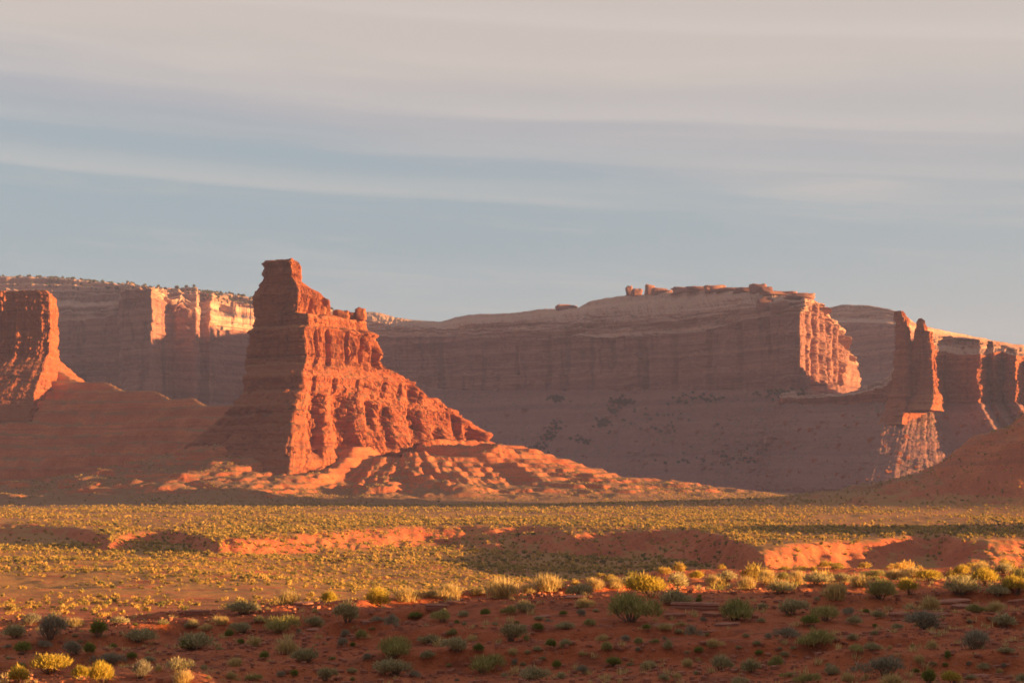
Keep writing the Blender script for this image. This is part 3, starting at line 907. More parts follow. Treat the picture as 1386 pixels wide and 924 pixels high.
M_sage = leaf_mat('sagebrush_leaf', (0.34, 0.275, 0.125), (0.46, 0.375, 0.19), (0.57, 0.46, 0.24), .45)
M_olive = leaf_mat('olive_leaf', (0.30, 0.265, 0.08), (0.40, 0.34, 0.12), (0.56, 0.45, 0.18), .45)
M_yellow = leaf_mat('rabbitbrush_bloom', (0.44, 0.32, 0.05), (0.52, 0.37, 0.07), (0.64, 0.46, 0.09), .45)
M_straw = leaf_mat('dry_grass_blade', (0.54, 0.385, 0.15), (0.60, 0.43, 0.18), (0.68, 0.50, 0.22), .45)
M_juniper = leaf_mat('juniper_leaf', (0.055, 0.065, 0.042), (0.07, 0.08, 0.05), (0.09, 0.10, 0.06))
M_green = leaf_mat('green_leaf', (0.18, 0.195, 0.042), (0.25, 0.25, 0.06), (0.38, 0.33, 0.09), .45)
M_dark = leaf_mat('dark_twig_leaf', (0.26, 0.22, 0.14), (0.35, 0.29, 0.19), (0.46, 0.38, 0.25), .45)
m, t = new_mat('woody_stem')
g = t.add('ShaderNodeNewGeometry')
finish(t, t.mix(t.noise(g.outputs['Position'], 9.0, 3), (0.11, 0.075, 0.05), (0.24, 0.18, 0.13)), .9)
M_stem = m


def shrub_geo(rs, n, leaf, width=0.16, lobes=4, upright=0.5, hgt=0.62, spray=False):
    """leaf-sized triangles through the volume of a lumpy dome of unit width; returns verts, tris"""
    lc = np.stack([rs.normal(0, .17, lobes), rs.normal(0, .17, lobes), rs.uniform(.12, .30, lobes) * hgt / .62], 1)
    lr = rs.uniform(.19, .33, lobes)
    if lobes > 1: lr[0] = .33; lc[0] *= (.3, .3, 1)
    which = rs.choice(lobes, n, p=lr ** 2 / (lr ** 2).sum())
    d = rs.normal(0, 1, (n, 3)); d[:, 2] = np.abs(d[:, 2]) * 1.0 - .25 * rs.rand(n)
    d /= np.linalg.norm(d, axis=1, keepdims=True)
    rad = lr[which] * (rs.uniform(.25, 1, n) ** .45) * (1 + .16 * rs.normal(0, 1, n))
    c = lc[which] + d * rad[:, None] * np.array([1, 1, hgt * 1.45])
    c[:, 2] = np.maximum(c[:, 2], .015)
    up = d * (1 - upright) + np.array([0, 0, 1]) * upright + rs.normal(0, .28, (n, 3))
    up /= np.linalg.norm(up, axis=1, keepdims=True)
    side = np.cross(up, rs.normal(0, 1, (n, 3))); side /= np.linalg.norm(side, axis=1, keepdims=True)
    ln = leaf * rs.uniform(.6, 1.5, n)[:, None]
    wd = ln * width
    a = c - up * ln * .5 - side * wd
    b = c - up * ln * .5 + side * wd
    e = c + up * ln * .7
    v = np.stack([a, b, e], 1).reshape(-1, 3)
    return v, np.arange(3 * n).reshape(-1, 3)


def grass_geo(rs, n, hgt=.75, spread=.5, wd=.012):
    base = rs.normal(0, .13, (n, 2))
    ang = rs.uniform(0, 2 * np.pi, n)
    out = np.abs(rs.normal(0, spread * .55, n))
    h = hgt * rs.uniform(.55, 1.0, n) * (1 - .35 * np.clip(out, 0, 1))
    tip = np.stack([base[:, 0] + np.cos(ang) * out * .62, base[:, 1] + np.sin(ang) * out * .62, h], 1)
    b0 = np.stack([base[:, 0], base[:, 1], np.zeros(n)], 1)
    midp = b0 * .5 + tip * .5; midp[:, 2] += .10 * h
    side = np.stack([-np.sin(ang + rs.normal(0, .6, n)), np.cos(ang + rs.normal(0, .6, n)), np.zeros(n)], 1) * wd * rs.uniform(.7, 1.7, n)[:, None]
    v = np.stack([b0 - side, b0 + side, midp + side, midp - side, tip], 1)
    i = np.arange(n)[:, None] * 5
    f = np.concatenate([i + [0, 1, 2], i + [0, 2, 3], i + [3, 2, 4]], 0)
    return v.reshape(-1, 3), f


def stem_geo(rs, n=14, hgt=.4):
    vs, fs = [], []
    for k in range(n):
        a = rs.uniform(0, 2 * np.pi); o = rs.uniform(.1, .36)
        p0 = np.array([np.cos(a) * .04, np.sin(a) * .04, -.03]); p2 = np.array([np.cos(a) * o, np.sin(a) * o, hgt * rs.uniform(.6, 1)])
        p1 = (p0 + p2) / 2 + rs.normal(0, .03, 3)
        b = len(vs) * 1
        for p, r in ((p0, .014), (p1, .010), (p2, .004)):
            for q in range(4):
                vs.append(p + r * np.array([np.cos(q * 1.571), np.sin(q * 1.571), 0]))
        for l in range(2):
            for q in range(4):
                fs.append([b + l * 4 + q, b + l * 4 + (q + 1) % 4, b + l * 4 + 4 + (q + 1) % 4, b + l * 4 + 4 + q])
    return np.array(vs), np.array(fs)


def data_mesh(name, v, f, mat, smooth=False):
    o = mesh_from(name, v, f, mat, smooth)
    me = o.data
    bpy.data.objects.remove(o)
    return me


rs = np.random.RandomState(4)
KINDS = {}
KINDS['sage'] = ('sagebrush', 'sagebrush', [data_mesh('sagebrush_foliage', *shrub_geo(rs, 1700, .062, .20, l, .45, .58), M_sage) for l in (3, 4, 5, 6)])
KINDS['olive'] = ('rabbitbrush', 'rabbitbrush', [data_mesh('rabbitbrush_foliage', *shrub_geo(rs, 1900, .085, .11, l, .65, .62), M_olive) for l in (2, 3, 4)])
KINDS['yellow'] = ('rabbitbrush', 'rabbitbrush', [data_mesh('rabbitbrush_foliage', *shrub_geo(rs, 1900, .080, .13, l, .6, .6), M_yellow) for l in (2, 3, 4)])
KINDS['straw'] = ('grass_tussock', 'grass', [data_mesh('tussock_blades', *(lambda a, b: (np.concatenate([a[0], b[0]]), np.concatenate([a[1], b[1] + len(a[0])])))(shrub_geo(rs, 1300, .11, .06, l, .72, .5), grass_geo(rs, 260, .66, .8, .006)), M_straw) for l in (2, 3, 4)])
KINDS['green'] = ('green_bush', 'bush', [data_mesh('green_bush_foliage', *shrub_geo(rs, 1600, .06, .25, l, .4, .62), M_green) for l in (2, 3)])
KINDS['dark'] = ('blackbrush', 'bush', [data_mesh('blackbrush_foliage', *shrub_geo(rs, 1500, .07, .13, l, .5, .6), M_dark) for l in (3, 5)])
STEMS = [data_mesh('woody_stems', *stem_geo(rs, 16, .42), M_stem) for _ in range(3)]
GROUPS = {'sage': 'sagebrush on the red foreground slope', 'olive': 'rabbitbrush on the red foreground slope', 'yellow': 'rabbitbrush on the red foreground slope', 'straw': 'dry grass tussocks of the foreground slope',
          'green': 'green bushes of the foreground slope', 'dark': 'dark bushes of the foreground slope'}
WORD = {'sage': 'grey sagebrush', 'olive': 'olive rabbitbrush', 'yellow': 'yellow rabbitbrush', 'straw': 'straw grass tussock', 'green': 'green bush', 'dark': 'dark twiggy bush'}

# (px, py of the base, width px, kind, height/width, label, short name for neighbours)
PLANTS = [
    (853, 841, 66, 'olive', .58, 'broad olive rabbitbrush with a lit crown below the bright yellow bush at the slope edge', 'broad olive rabbitbrush'),
    (880, 808, 58, 'yellow', .52, 'brightest yellow rabbitbrush on the slope edge, biggest of the sunlit ones', 'brightest yellow bush'),
    (913, 820, 50, 'sage', .50, 'grey sagebrush tucked in front of the brightest yellow bush', None),
    (995, 839, 56, 'olive', .56, 'big olive bush beside the dark rock ledge, pale flower tips on top', 'olive bush by the ledge'),
    (1253, 851, 62, 'dark', .42, 'wide dark bush with a small yellow-green clump at its front', 'wide dark bush'),
    (1250, 851, 20, 'yellow', .75, 'small yellow-green clump growing at the front of the wide dark bush', None),
    (1300, 806, 58, 'sage', .50, 'wide grey-green sagebrush above the stack of thin rock ledges', 'sagebrush above thin ledges'),
    (1192, 812, 50, 'olive', .62, 'round olive bush with golden sunlit top beside a small yellow bush', 'golden-topped olive bush'),
    (1231, 804, 30, 'yellow', .72, 'upright yellow bush just right of the golden-topped olive bush', None),
    (1258, 786, 38, 'yellow', .42, 'low yellow-green bush lit against the red bank behind', None),
    (1070, 832, 42, 'sage', .55, 'round grey sagebrush alone in the upper right of the slope', 'lone round sagebrush'),
    (1118, 840, 40, 'olive', .55, 'right lobe of paired olive bushes, the paler and larger one', 'paired olive bushes'),
    (1098, 848, 30, 'green', .55, 'left lobe of paired olive bushes, the darker and lower one', None),
    (1105, 877, 52, 'olive', .48, 'sprawling pale olive bush in front of the paired olive bushes', 'sprawling pale olive bush'),
    (1320, 878, 48, 'dark', .55, 'dark grey twiggy bush low on the right of the slope', 'dark twiggy bush at right'),
    (1357, 849, 36, 'sage', .62, 'silvery round sagebrush near the right frame edge', 'silvery sagebrush'),
    (1198, 914, 56, 'dark', .55, 'large dark bush at the bottom frame edge, lower right', 'large dark bottom bush'),
    (532, 890, 46, 'olive', .62, 'olive bush standing directly behind a grey sagebrush, bottom centre', 'olive bush of the bottom pair'),
    (534, 913, 50, 'sage', .50, 'grey sagebrush directly in front of an olive bush, bottom centre', 'sagebrush of the bottom pair'),
    (470, 842, 40, 'sage', .75, 'dark-bodied sagebrush whose pale top catches the sun', 'pale-topped sagebrush'),
    (512, 820, 38, 'yellow', .68, 'glowing yellow bush on the slope edge left of a pale tussock', 'glowing yellow bush'),
    (549, 813, 36, 'straw', .55, 'pale sunlit grass tussock right of the glowing yellow bush', None),
    (447, 818, 22, 'yellow', .85, 'small upright yellow bush left of the glowing yellow bush', None),
    (390, 817, 32, 'straw', .60, 'straw tussock beside a dark hollow on the slope edge', 'straw tussock by the hollow'),
    (331, 831, 44, 'sage', .50, 'grey sagebrush at the edge left of the straw tussock', 'edge sagebrush'),
    (377, 856, 44, 'olive', .52, 'low olive bush below the edge sagebrush, left of centre', 'low olive bush'),
    (262, 879, 54, 'sage', .50, 'wide sagebrush with a yellow-green patch on its left', 'wide patched sagebrush'),
    (252, 880, 22, 'green', .70, 'yellow-green clump grown into the left of the wide sagebrush', None),
    (190, 869, 48, 'sage', .46, 'low wide sagebrush alone on bare soil at left', 'low wide sagebrush'),
    (68, 866, 50, 'dark', .70, 'tall spindly dark bush with bare stems at far left', 'spindly dark bush'),
    (134, 863, 28, 'green', .82, 'dark green ball-shaped bush right of the spindly dark bush', 'ball-shaped green bush'),
    (32, 886, 28, 'green', .65, 'very dark green bush near the left frame edge', None),
    (122, 887, 20, 'green', .85, 'bright green clump below the ball-shaped green bush', None),
    (70, 912, 54, 'yellow', .50, 'golden yellow bush blazing in the sunlit lower left corner, widest there', 'widest golden corner bush'),
    (108, 920, 28, 'yellow', .72, 'golden bush in the middle of the sunlit corner group', None),
    (140, 928, 40, 'yellow', .85, 'golden bush at the right end of the sunlit corner group', None),
    (25, 926, 34, 'yellow', .75, 'yellow-green bush at the very lower left corner', None),
    (1055, 804, 38, 'sage', .60, 'grey bush with straw-coloured sunlit crown, left of a pale tussock', 'straw-crowned grey bush'),
    (1130, 811, 38, 'straw', .62, 'wide pale tussock between the straw-crowned grey bush and the golden-topped bush', None),
    (692, 867, 36, 'sage', .75, 'rounded grey-olive sagebrush in the middle of the slope', 'mid-slope sagebrush'),
    (708, 829, 26, 'sage', .75, 'small sagebrush with bright straw tip at mid slope edge', None),
    (680, 808, 48, 'straw', .58, 'broad sunlit straw tussock beside a dead upright stalk', 'broad straw tussock'),
    (740, 802, 44, 'straw', .52, 'second broad straw tussock on the edge, right of the stalk', None),
    (1336, 792, 40, 'yellow', .62, 'yellow-topped bush behind the sagebrush above thin ledges', None),
    (1376, 807, 40, 'yellow', .62, 'sunlit yellow bush cut by the right frame edge', None),
    (1105, 791, 38, 'sage', .52, 'dark grey sagebrush on the crest between pale tussocks', None),
    (530, 851, 17, 'dark', 1.4, 'small dark upright bush, narrow as a bottle', 'narrow dark bush'),
    (904, 881, 14, 'sage', 1.3, 'small narrow upright sagebrush below the broad olive rabbitbrush', None),
    (936, 864, 18, 'dark', 1.2, 'dark upright bush beside the cracked slabs', None),
]
EXTRA = [(20, 863, 36, 'sage', .6), (100, 887, 32, 'dark', .6), (328, 857, 28, 'sage', .6), (310, 863, 15, 'green', .8), (318, 901, 22, 'straw', .6), (428, 847, 24, 'sage', .7), (352, 842, 20, 'sage', .6),
         (562, 838, 24, 'green', .42), (598, 841, 26, 'olive', .65), (488, 865, 19, 'olive', .8), (345, 874, 20, 'straw', .7), (388, 884, 32, 'straw', .6), (415, 895, 42, 'sage', .55), (358, 894, 18, 'green', .7),
         (585, 872, 30, 'sage', .55), (618, 884, 36, 'sage', .6), (611, 810, 36, 'straw', .55), (584, 808, 20, 'straw', .5), (690, 832, 20, 'olive', .7), (785, 806, 36, 'sage', .55), (790, 822, 24, 'straw', .6),
         (712, 867, 10, 'olive', .9), (918, 797, 34, 'sage', .7), (728, 855, 19, 'green', .6), (766, 851, 26, 'sage', .5), (745, 879, 17, 'green', .8), (767, 875, 18, 'sage', .7), (763, 834, 13, 'green', .6),
         (788, 834, 17, 'dark', .6), (875, 853, 13, 'green', .7), (822, 883, 19, 'olive', .8), (846, 869, 18, 'dark', .6), (817, 866, 16, 'straw', .6), (975, 906, 32, 'sage', .8), (1010, 797, 26, 'straw', .7),
         (1040, 789, 26, 'straw', .7), (1080, 791, 26, 'straw', .7), (1140, 790, 28, 'sage', .55), (1163, 793, 30, 'straw', .6), (1158, 846, 20, 'sage', .8), (1190, 836, 18, 'sage', .7), (1172, 831, 11, 'green', .7),
         (1065, 863, 32, 'dark', .5), (1180, 880, 24, 'sage', .6), (1024, 874, 15, 'sage', .6), (1258, 824, 30, 'straw', .65), (1300, 779, 26, 'yellow', .6), (1350, 807, 36, 'sage', .6), (1330, 778, 30, 'straw', .6),
         (1320, 829, 28, 'olive', .5), (1347, 827, 26, 'straw', .6), (1262, 878, 17, 'straw', .8), (1125, 913, 24, 'sage', .7), (1050, 902, 22, 'olive', .8), (1018, 909, 30, 'sage', .75), (1256, 926, 24, 'green', .9),
         (1283, 894, 11, 'green', 1.2), (1360, 884, 28, 'sage', .35), (720, 920, 38, 'sage', .6), (655, 911, 42, 'olive', .6), (1205, 930, 34, 'straw', .6), (560, 916, 18, 'dark', .6), (830, 902, 26, 'green', .5),
         (190, 917, 32, 'dark', .8), (240, 907, 34, 'sage', .6), (246, 924, 30, 'straw', .6), (440, 921, 26, 'sage', .8), (150, 900, 34, 'dark', .6), (60, 880, 22, 'dark', .6), (770, 806, 12, 'yellow', .9),
         (900, 853, 24, 'straw', .4), (880, 905, 24, 'sage', .6), (1000, 926, 22, 'sage', .6), (790, 912, 22, 'dark', .6), (1090, 925, 26, 'olive', .6), (580, 895, 22, 'sage', .6), (300, 845, 22, 'straw', .5),
         (220, 846, 20, 'sage', .5), (160, 845, 30, 'sage', .45), (40, 846, 34, 'dark', .5), (100, 846, 30, 'straw', .4), (1290, 925, 30, 'yellow', .6), (1384, 925, 24, 'sage', .7), (640, 868, 16, 'straw', .6),
         (1235, 780, 22, 'straw', .6), (1210, 783, 26, 'straw', .6), (1180, 784, 22, 'olive', .6), (1060, 786, 22, 'olive', .6), (985, 786, 26, 'sage', .6), (965, 790, 22, 'straw', .6), (940, 786, 22, 'yellow', .6),
         (1384, 785, 30, 'olive', .6), (1360, 776, 28, 'sage', .6), (645, 805, 20, 'straw', .6), (715, 803, 22, 'straw', .6), (805, 797, 26, 'straw', .6), (835, 798, 26, 'straw', .6), (850, 794, 24, 'sage', .6)]

prng = random.Random(12)
placed = []            # (px, py, width, kind, label, short)
used_labels = set()


def place_plant(px, py, wpx, kind, hw, label):
    x, y, z = ray_hit(px, py)
    name, cat, meshes = KINDS[kind]
    width = wpx * y / F * 1.2
    r = thing(name, label, cat, (x, y, z - .02), GROUPS[kind])
    r.rotation_euler = (0, 0, prng.uniform(0, 6.28))
    base_h = .62 if kind != 'straw' else .6
    r.scale = (width, width, width * hw / base_h * .95)
    f = bpy.data.objects.new('foliage' if kind != 'straw' else 'blades', prng.choice(meshes)); C.objects.link(f); f.parent = r
    if kind != 'straw' and wpx >= 24:
        s_ = bpy.data.objects.new('stems', prng.choice(STEMS)); C.objects.link(s_); s_.parent = r
    return (x, y)


for p in PLANTS:
    place_plant(*p[:6])
    used_labels.add(p[5])
    placed.append((p[0], p[1], p[2], p[6]))
marks_ = [q for q in placed if q[3]]


def rel_label(px, py, wpx, kind):
    size = 'tiny' if wpx < 16 else 'small' if wpx < 24 else 'medium' if wpx < 32 else 'fair-sized'
    order = sorted(marks_, key=lambda q: math.hypot((q[0] - px), (q[1] - py) * 2.2))
    for q in order[:6]:
        dx, dy = px - q[0], (py - q[1]) * 2.2
        dist = math.hypot(dx, dy)
        far = 'just ' if dist < 60 else ''
        if abs(dx) > abs(dy) * 1.1:
            rel = 'right of' if dx > 0 else 'left of'
        else:
            rel = 'in front of' if dy > 0 else 'behind'
        l = f'{size} {WORD[kind]} {far}{rel} the {q[3]}'
        if l not in used_labels:
            used_labels.add(l)
            return l
    l = f'{size} {WORD[kind]} on the shaded red slope'
    return l


taken = [(p[0], p[1], p[2]) for p in PLANTS] + [(e[0], e[1], e[2]) for e in EXTRA]
fill = []
tries = 0
while len(fill) < 115 and tries < 4000:
    tries += 1
    px = prng.uniform(5, 1380)
    edge = np.interp(px, [0, 250, 420, 700, 900, 1386], [845, 836, 825, 812, 802, 802])
    py = prng.uniform(edge + 4, 922)
    wp = prng.choice([8, 9, 10, 12, 14, 16, 18, 20])
    if any(abs(px - a) < (wp + w_) * .5 and abs(py - b) < (wp + w_) * .35 for a, b, w_ in taken): continue
    taken.append((px, py, wp))
    fill.append((px, py, wp, prng.choice(['sage', 'sage', 'straw', 'green', 'dark', 'olive']), prng.uniform(.5, .8)))
for e in EXTRA + fill:
    place_plant(*e, rel_label(e[0], e[1], e[2], e[3]))

# dead upright stalk on the edge
x, y, z = ray_hit(670, 810)
hs = 26 * y / F
st_o = thing('dead_stalk', 'thin pale dead stalk upright in the broad straw tussock', 'stalk', (x, y, z - .02))
vs, fs = stem_geo(np.random.RandomState(3), 5, 1.0)
vs = vs * np.array([.22, .22, 1]) * hs * np.array([1, 1, 1.05])
mesh_from('stem', vs, fs, M_straw, False, st_o)


# scrub of the plain: nobody could count it -> one object
def scatter(name, n, rngs, accept, variants, mats, size, kinds_p):
    pass


srs = np.random.RandomState(21)
BL = [shrub_geo(srs, k, .21, .36, 3, .45, .6) for k in (70, 70, 70)]
BL2 = [shrub_geo(srs, k, .30, .42, 2, .45, .6) for k in (30, 30, 30)]
N = 64000
dd = np.sqrt(srs.uniform(235 ** 2, 1350 ** 2, N * 2))
keep = srs.rand(N * 2) < np.clip((560 / dd) ** 1.2, .28, 1)
dd = dd[keep]
uu = srs.uniform(-330, 1720, len(dd))
sx = (uu - CX) * dd / F
dens = fbm(sx * .018, dd * .012, .3, 4, 301)
sz = ground_z(sx, dd)
sl = np.hypot(ground_z(sx + 1.5, dd) - ground_z(sx - 1.5, dd), ground_z(sx, dd + 1.5) - ground_z(sx, dd - 1.5)) / 3
ok = (srs.rand(len(dd)) < np.clip(.92 + 1.5 * dens + 1.6 * perlin(sx * .007, dd * .006, .6, 307), .05, 1)) & (srs.rand(len(dd)) > sstep(.08, .30, sl) * .38)
hide = CAMZ - (dd / np.interp(uu, [0, 500, 900], [258, 300, 330])) * 18.5
sx, dd, sz, sl = sx[ok], dd[ok], sz[ok], sl[ok]
print('scrub', len(dd))


def merge(name, sel, protos, mat, smin, smax, hs=(.8, 1.15)):
    V, Fc, o = [], [], 0
    idx = np.nonzero(sel)[0]
    pick = srs.randint(0, len(protos), len(idx))
    for k, (pv, pf) in enumerate(protos):
        ii = idx[pick == k]
        if not len(ii): continue
        s_ = srs.uniform(smin, smax, len(ii)) * srs.choice([.7, 1, 1, 1.25], len(ii))
        a = srs.uniform(0, 6.28, len(ii))
        ca, sa = np.cos(a) * s_, np.sin(a) * s_
        h = s_ * srs.uniform(*hs, len(ii))
        v = np.empty((len(ii), len(pv), 3))
        v[..., 0] = sx[ii, None] + ca[:, None] * pv[None, :, 0] - sa[:, None] * pv[None, :, 1]
        v[..., 1] = dd[ii, None] + sa[:, None] * pv[None, :, 0] + ca[:, None] * pv[None, :, 1]
        v[..., 2] = sz[ii, None] + h[:, None] * pv[None, :, 2] - .03
        f = pf[None] + (np.arange(len(ii)) * len(pv))[:, None, None] + o
        o += v.shape[0] * v.shape[1]
        V.append(v.reshape(-1, 3)); Fc.append(f.reshape(-1, 3))
    return mesh_from(name, np.concatenate(V), np.concatenate(Fc), mat)


def scrub_mat(name, trans=.35):
    """each bush takes one of several foliage colours from a patchy noise at its place"""
    m, t = new_mat(name)
    g = t.add('ShaderNodeNewGeometry')
    ri = g.outputs['Random Per Island']
    n = t.noise(g.outputs['Position'], .33, 2, .5)
    c = t.mix(t.ramp(n, .36, .52), (0.21, 0.185, 0.06), (0.48, 0.32, 0.08))
    c = t.mix(t.ramp(n, .54, .64), c, (0.64, 0.41, 0.12))
    hv = t.add('ShaderNodeHueSaturation')
    t.link(t.math('ADD', t.math('MULTIPLY', ri, .6), .7), hv.inputs['Value'])
    t.link(c, hv.inputs['Color'])
    d = t.add('ShaderNodeBsdfDiffuse'); t.link(hv.outputs[0], d.inputs[0])
    tr = t.add('ShaderNodeBsdfTranslucent'); t.link(hv.outputs[0], tr.inputs[0])
    mx = t.add('ShaderNodeMixShader'); mx.inputs[0].default_value = trans
    t.link(d.outputs[0], mx.inputs[1]); t.link(tr.outputs[0], mx.inputs[2])
    o = t.add('ShaderNodeOutputMaterial'); t.link(mx.outputs[0], o.inputs[0])
    return m


M_scrub = scrub_mat('plain_scrub_leaf')
near = dd < 520
parts_ = merge('desert_scrub', near, BL, M_scrub, .45, 1.3)
b2 = merge('desert_scrub', ~near, BL2, M_scrub, .75, 1.6)
# join the two into one object
def join(a, b):
    va = np.empty(len(a.data.vertices) * 3, np.float32); a.data.vertices.foreach_get('co', va)
    vb = np.empty(len(b.data.vertices) * 3, np.float32); b.data.vertices.foreach_get('co', vb)
    fa = np.empty(len(a.data.loops), np.int32); a.data.loops.foreach_get('vertex_index', fa)
    fb = np.empty(len(b.data.loops), np.int32); b.data.loops.foreach_get('vertex_index', fb)
    v = np.concatenate([va.reshape(-1, 3), vb.reshape(-1, 3)])
    f = np.concatenate([fa.reshape(-1, 3), fb.reshape(-1, 3) + len(va) // 3])
    mat = a.data.materials[0]
    bpy.data.objects.remove(a); bpy.data.objects.remove(b)
    return mesh_from('desert_scrub', v, f, mat)
scrub = join(parts_, b2)
tag(scrub, 'low yellow-green desert scrub covering the sunlit plain below the buttes', 'scrub', kind='stuff')

# scrub between the near slope and the plain (the small terrace behind the edge)
n = 1300
dd = srs.uniform(70, 235, n); uu = srs.uniform(-500, 2100, n)
sx = (uu - CX) * dd / F
sz = ground_z(sx, dd)
BL3 = [shrub_geo(srs, 420, .11, .16, 3, .6, .6) for k in range(3)]
tb = merge('terrace_scrub', np.ones(n, bool), BL3, M_scrub, .3, 1.15, (.5, 1.15))
tag(tb, 'sunlit yellow scrub and grass just beyond the foreground slope edge', 'scrub', kind='stuff')


# ------------------------------------------------------------------ rock slabs and gravel of the near slope
m, t = new_mat('slab_stone')
g = t.add('ShaderNodeNewGeometry'); pos = g.outputs['Position']
oi = t.add('ShaderNodeObjectInfo')
c = t.mix(t.noise(pos, 4.0, 5, .65), (0.24, 0.07, 0.038), (0.52, 0.21, 0.12))
c = t.mix(t.math('MULTIPLY', oi.outputs['Random'], .4), c, (0.40, 0.21, 0.15))
finish(t, c, .9, t.noise(pos, 9.0, 6, .7), .6, .06)
M_slab = m


def slab_geo(seed, nu=22):
    r0 = np.random.RandomState(seed)
    a = np.sort(r0.uniform(0, 2 * np.pi, 9))
    rad = r0.uniform(.36, .55, 9)
    u = np.linspace(0, 2 * np.pi, nu, endpoint=False)
    rr = np.interp(u, np.concatenate([a - 2 * np.pi, a, a + 2 * np.pi]), np.concatenate([rad] * 3))
    out = []
    for z, k in ((1.0, 0.0), (1.0, .6), (.97, .93), (.75, 1.0), (.55, .93), (.42, 1.0), (.0, .95), (-.3, .8)):
        x = np.cos(u) * rr * k; y = np.sin(u) * rr * k * .7
        zz = z + .10 * fbm(x * 4 + seed, y * 4, z, 3, 400) + .12 * x
        out.append(np.stack([x, y, zz], -1))
    G = np.array(out)
    return G.reshape(-1, 3), grid_faces(len(out), nu, True)


SLABS = [data_mesh('slab_mesh', *slab_geo(k), M_slab) for k in range(6)]
SL = [(265, 832, 34, 8, 'flat dark slab jutting from the edge at left'), (410, 820, 30, 7, 'thin ledge slab left of the pale-topped sagebrush'),
      (598, 824, 46, 8, 'long layered ledge slab below the straw tussocks, left of centre'), (618, 818, 30, 6, 'thin upper slab resting behind the long layered ledge'),
      (945, 826, 70, 12, 'thick dark ledge slab between the grey sagebrush and the olive bush'), (915, 836, 36, 8, 'broken slab fallen below the thick dark ledge'), (965, 834, 30, 7, 'slab fragment under the right of the thick dark ledge'),
      (1290, 818, 60, 8, 'wide thin ledge slab under the wide grey-green sagebrush'), (1310, 823, 44, 6, 'lower of the thin ledge slabs at right'), (1218, 836, 30, 9, 'dark blocky slab left of the wide dark bush'),
      (1270, 833, 36, 6, 'tilted flat slab behind the wide dark bush'), (900, 848, 40, 5, 'cracked flat slab below the broken ledge'), (985, 848, 34, 6, 'smooth tilted slab below the olive bush'), (960, 856, 40, 5, 'long cracked slab in the middle of the right slope'),
      (735, 836, 26, 5, 'pale flat slab at the centre of the slope edge'), (1355, 905, 30, 7, 'flat stone near the lower right corner'), (1370, 892, 26, 5, 'pale stone below the silvery sagebrush'), (1330, 916, 30, 6, 'brown slab near the bottom right'),
      (500, 845, 22, 5, 'thin slab right of the pale-topped sagebrush'), (425, 854, 26, 5, 'flat slab below the low ledge left of centre'), (470, 866, 12, 4, 'small pale stone beside an olive clump'), (508, 893, 9, 3, 'white stone left of the bottom pair of bushes'),
      (1380, 818, 30, 8, 'dark ledge slab cut by the right frame edge'), (780, 810, 34, 6, 'dark thin slab under the edge tussocks'), (1150, 862, 22, 4, 'small flat slab right of the sprawling pale bush')]
for i, (px, py, wp, hp, lab) in enumerate(SL):
    x, y, z = ray_hit(px, py)
    o = bpy.data.objects.new('rock_slab', SLABS[i % 6]); C.objects.link(o)
    k = y / F
    o.location = (x, y + wp * k * .25, z - .05)
    o.scale = (wp * k * 1.05, wp * k * .9, hp * k * 1.0)
    o.rotation_euler = (prng.uniform(-.05, .12), prng.uniform(-.08, .08), prng.uniform(-.5, .5))
    tag(o, lab, 'rock slab', 'stone slabs on the near red slope')

# gravel: countless small stones
gr = np.random.RandomState(8)
n = 24000
dd = gr.uniform(36, 67, n); uu = gr.uniform(-500, 2000, n)
sx = (uu - CX) * dd / F
cl = perlin(sx * .25, dd * .25, .4, 501) + .45 * gr.rand(n)
ok = cl > .02
sx, dd = sx[ok], dd[ok]
sz = ground_z(sx, dd)
V, Fc, o_ = [], [], 0
proto = []
for k in range(4):
    v, f = slab_geo(40 + k, 7)
    proto.append((v, f))
for i in range(len(sx)):
    v, f = proto[i % 4]
    s_ = .05 + .17 * gr.rand() ** 5
    a = gr.uniform(0, 6.28)
    q = v * np.array([s_, s_ * 1.2, s_ * gr.uniform(.2, .45)])
    V.append(np.stack([sx[i] + q[:, 0] * np.cos(a) - q[:, 1] * np.sin(a), dd[i] + q[:, 0] * np.sin(a) + q[:, 1] * np.cos(a), sz[i] + q[:, 2]], 1))
    Fc.append(f + o_); o_ += len(v)
gv = mesh_from('gravel', np.concatenate(V), np.concatenate(Fc), M_slab)
tag(gv, 'small red and pale stones strewn over the near slope', 'gravel', kind='stuff')

# thin dry tufts between the shrubs
n = 3000
dd = gr.uniform(36, 68, n); uu = gr.uniform(-500, 2000, n)
sx = (uu - CX) * dd / F
ok = perlin(sx * .3, dd * .3, .8, 520) + .6 * gr.rand(n) > .25
sx, dd = sx[ok], dd[ok]
sz = ground_z(sx, dd)
BL4 = [grass_geo(gr, 26, .6, 1.0, .016) for _ in range(4)]
tu = merge('dry_grass', np.ones(len(sx), bool), BL4, M_straw, .16, .42)
tag(tu, 'thin dry grass tufts sprinkled between the foreground shrubs', 'grass', kind='stuff')

# junipers dotting the far left plateau: one far-off mass
jr = np.random.RandomState(31)
pts = LM_top.reshape(-1, LM_top.shape[1], 3)
V, Fc, o_ = [], [], 0
jv, jf = shrub_geo(jr, 40, .34, .4, 2, .4, .8)
for k in range(700):
    r_ = int(jr.rand() ** 1.8 * 26); c_ = jr.randint(0, pts.shape[1])
    if r_ >= pts.shape[0]: continue
    p = pts[r_, c_]
    s_ = jr.uniform(3.5, 6.5)
    V.append(jv * s_ + p); Fc.append(jf + o_); o_ += len(jv)
jo = mesh_from('juniper_scrub', np.concatenate(V), np.concatenate(Fc), M_juniper)
tag(jo, 'dark juniper scrub dotted along the top of the far left mesa', 'juniper scrub', kind='stuff')

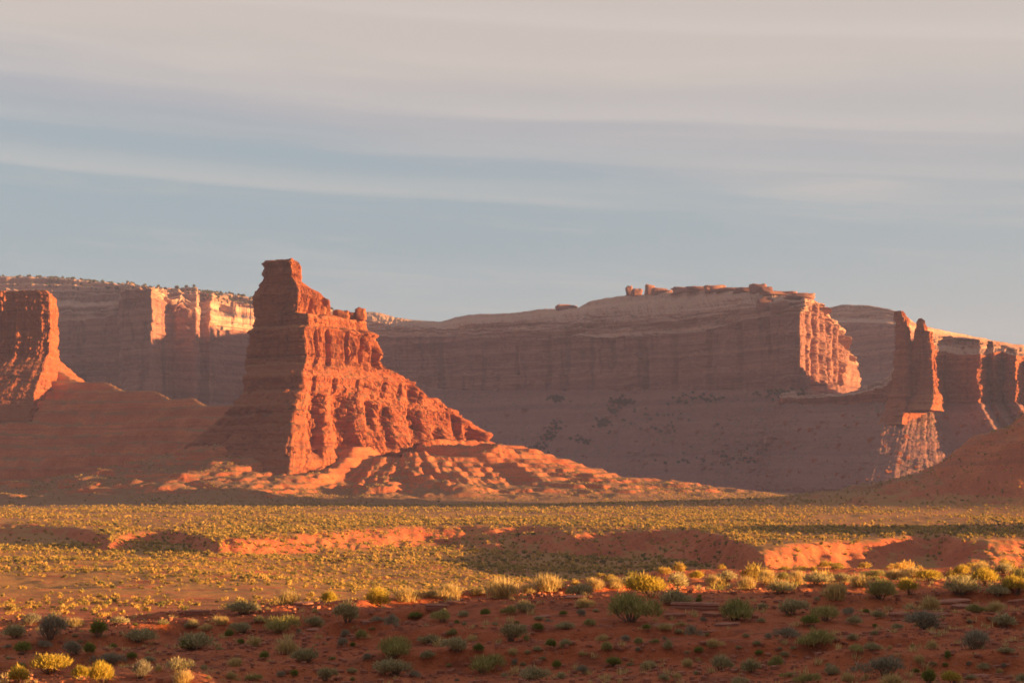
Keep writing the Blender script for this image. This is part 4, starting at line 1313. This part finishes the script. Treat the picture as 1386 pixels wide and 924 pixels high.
# dark brush patches and pale fallen blocks on the shaded talus of the middle mesa
V, Fc, o_ = [], [], 0
for (px, py, sx_, sy_, n) in [(755, 541, 12, 4, 40), (840, 545, 16, 6, 60), (830, 556, 7, 5, 25), (817, 572, 9, 5, 30), (742, 592, 9, 6, 25), (752, 578, 8, 8, 25), (790, 597, 12, 4, 18), (730, 605, 14, 5, 18),
                             (950, 540, 40, 6, 40), (1060, 534, 30, 5, 50), (880, 570, 60, 20, 30), (980, 620, 70, 14, 40)]:
    for k in range(n):
        a, b = px + jr.normal(0, sx_ * .55), py + jr.normal(0, sy_ * .55)
        q = np.argmin((TPX - a) ** 2 + (TPY - b) ** 2)
        s_ = jr.uniform(3.0, 5.5)
        V.append(jv * s_ + TAL[q]); Fc.append(jf + o_); o_ += len(jv)
tag(mesh_from('talus_scrub', np.concatenate(V), np.concatenate(Fc), M_juniper), 'dark brush patches on the shaded talus of the middle mesa', 'brush', kind='stuff')
V, Fc, o_ = [], [], 0
for (px, py, sx_, sy_, n) in [(1042, 604, 6, 4, 6), (1060, 608, 40, 12, 60), (1020, 620, 50, 14, 60), (1120, 590, 40, 25, 50), (900, 600, 120, 30, 70), (720, 580, 60, 30, 25), (1085, 640, 40, 10, 30)]:
    for k in range(n):
        a, b = px + jr.normal(0, sx_ * .6), py + jr.normal(0, sy_ * .6)
        q = np.argmin((TPX - a) ** 2 + (TPY - b) ** 2)
        s_ = (1.0 + 3.2 * jr.rand() ** 3) * (2.0 if n < 10 else 1)
        v, f = boulder_verts(None, s_, s_ * .8, s_ * .75, k % 9, 8, 6)
        V.append(v + TAL[q] + [0, 0, s_ * .3]); Fc.append(f + o_); o_ += len(v)
tag(mesh_from('rubble', np.concatenate(V), np.concatenate(Fc), M_mesa), 'pale fallen blocks strewn on the shaded talus of the middle mesa', 'rubble', kind='stuff')

# ------------------------------------------------------------------ haze
lo, hi = (-4700, -300, -12.0), (4700, 4700, 345.0)
v = np.array([[x, y, z] for x in (lo[0], hi[0]) for y in (lo[1], hi[1]) for z in (lo[2], hi[2])])
f = np.array([[0, 1, 3, 2], [4, 6, 7, 5], [0, 4, 5, 1], [2, 3, 7, 6], [0, 2, 6, 4], [1, 5, 7, 3]])
m = bpy.data.materials.new('haze_air'); m.use_nodes = True
t = NT(m.node_tree)
pv = t.add('ShaderNodeVolumePrincipled')
pv.inputs['Color'].default_value = (0.42, 0.47, 0.84, 1)
pv.inputs['Density'].default_value = HAZE
pv.inputs['Anisotropy'].default_value = 0.0
o = t.add('ShaderNodeOutputMaterial'); t.link(pv.outputs[0], o.inputs['Volume'])
hz = mesh_from('haze', v, f, m)
tag(hz, 'thin dusty evening haze over the valley', 'haze', kind='stuff')
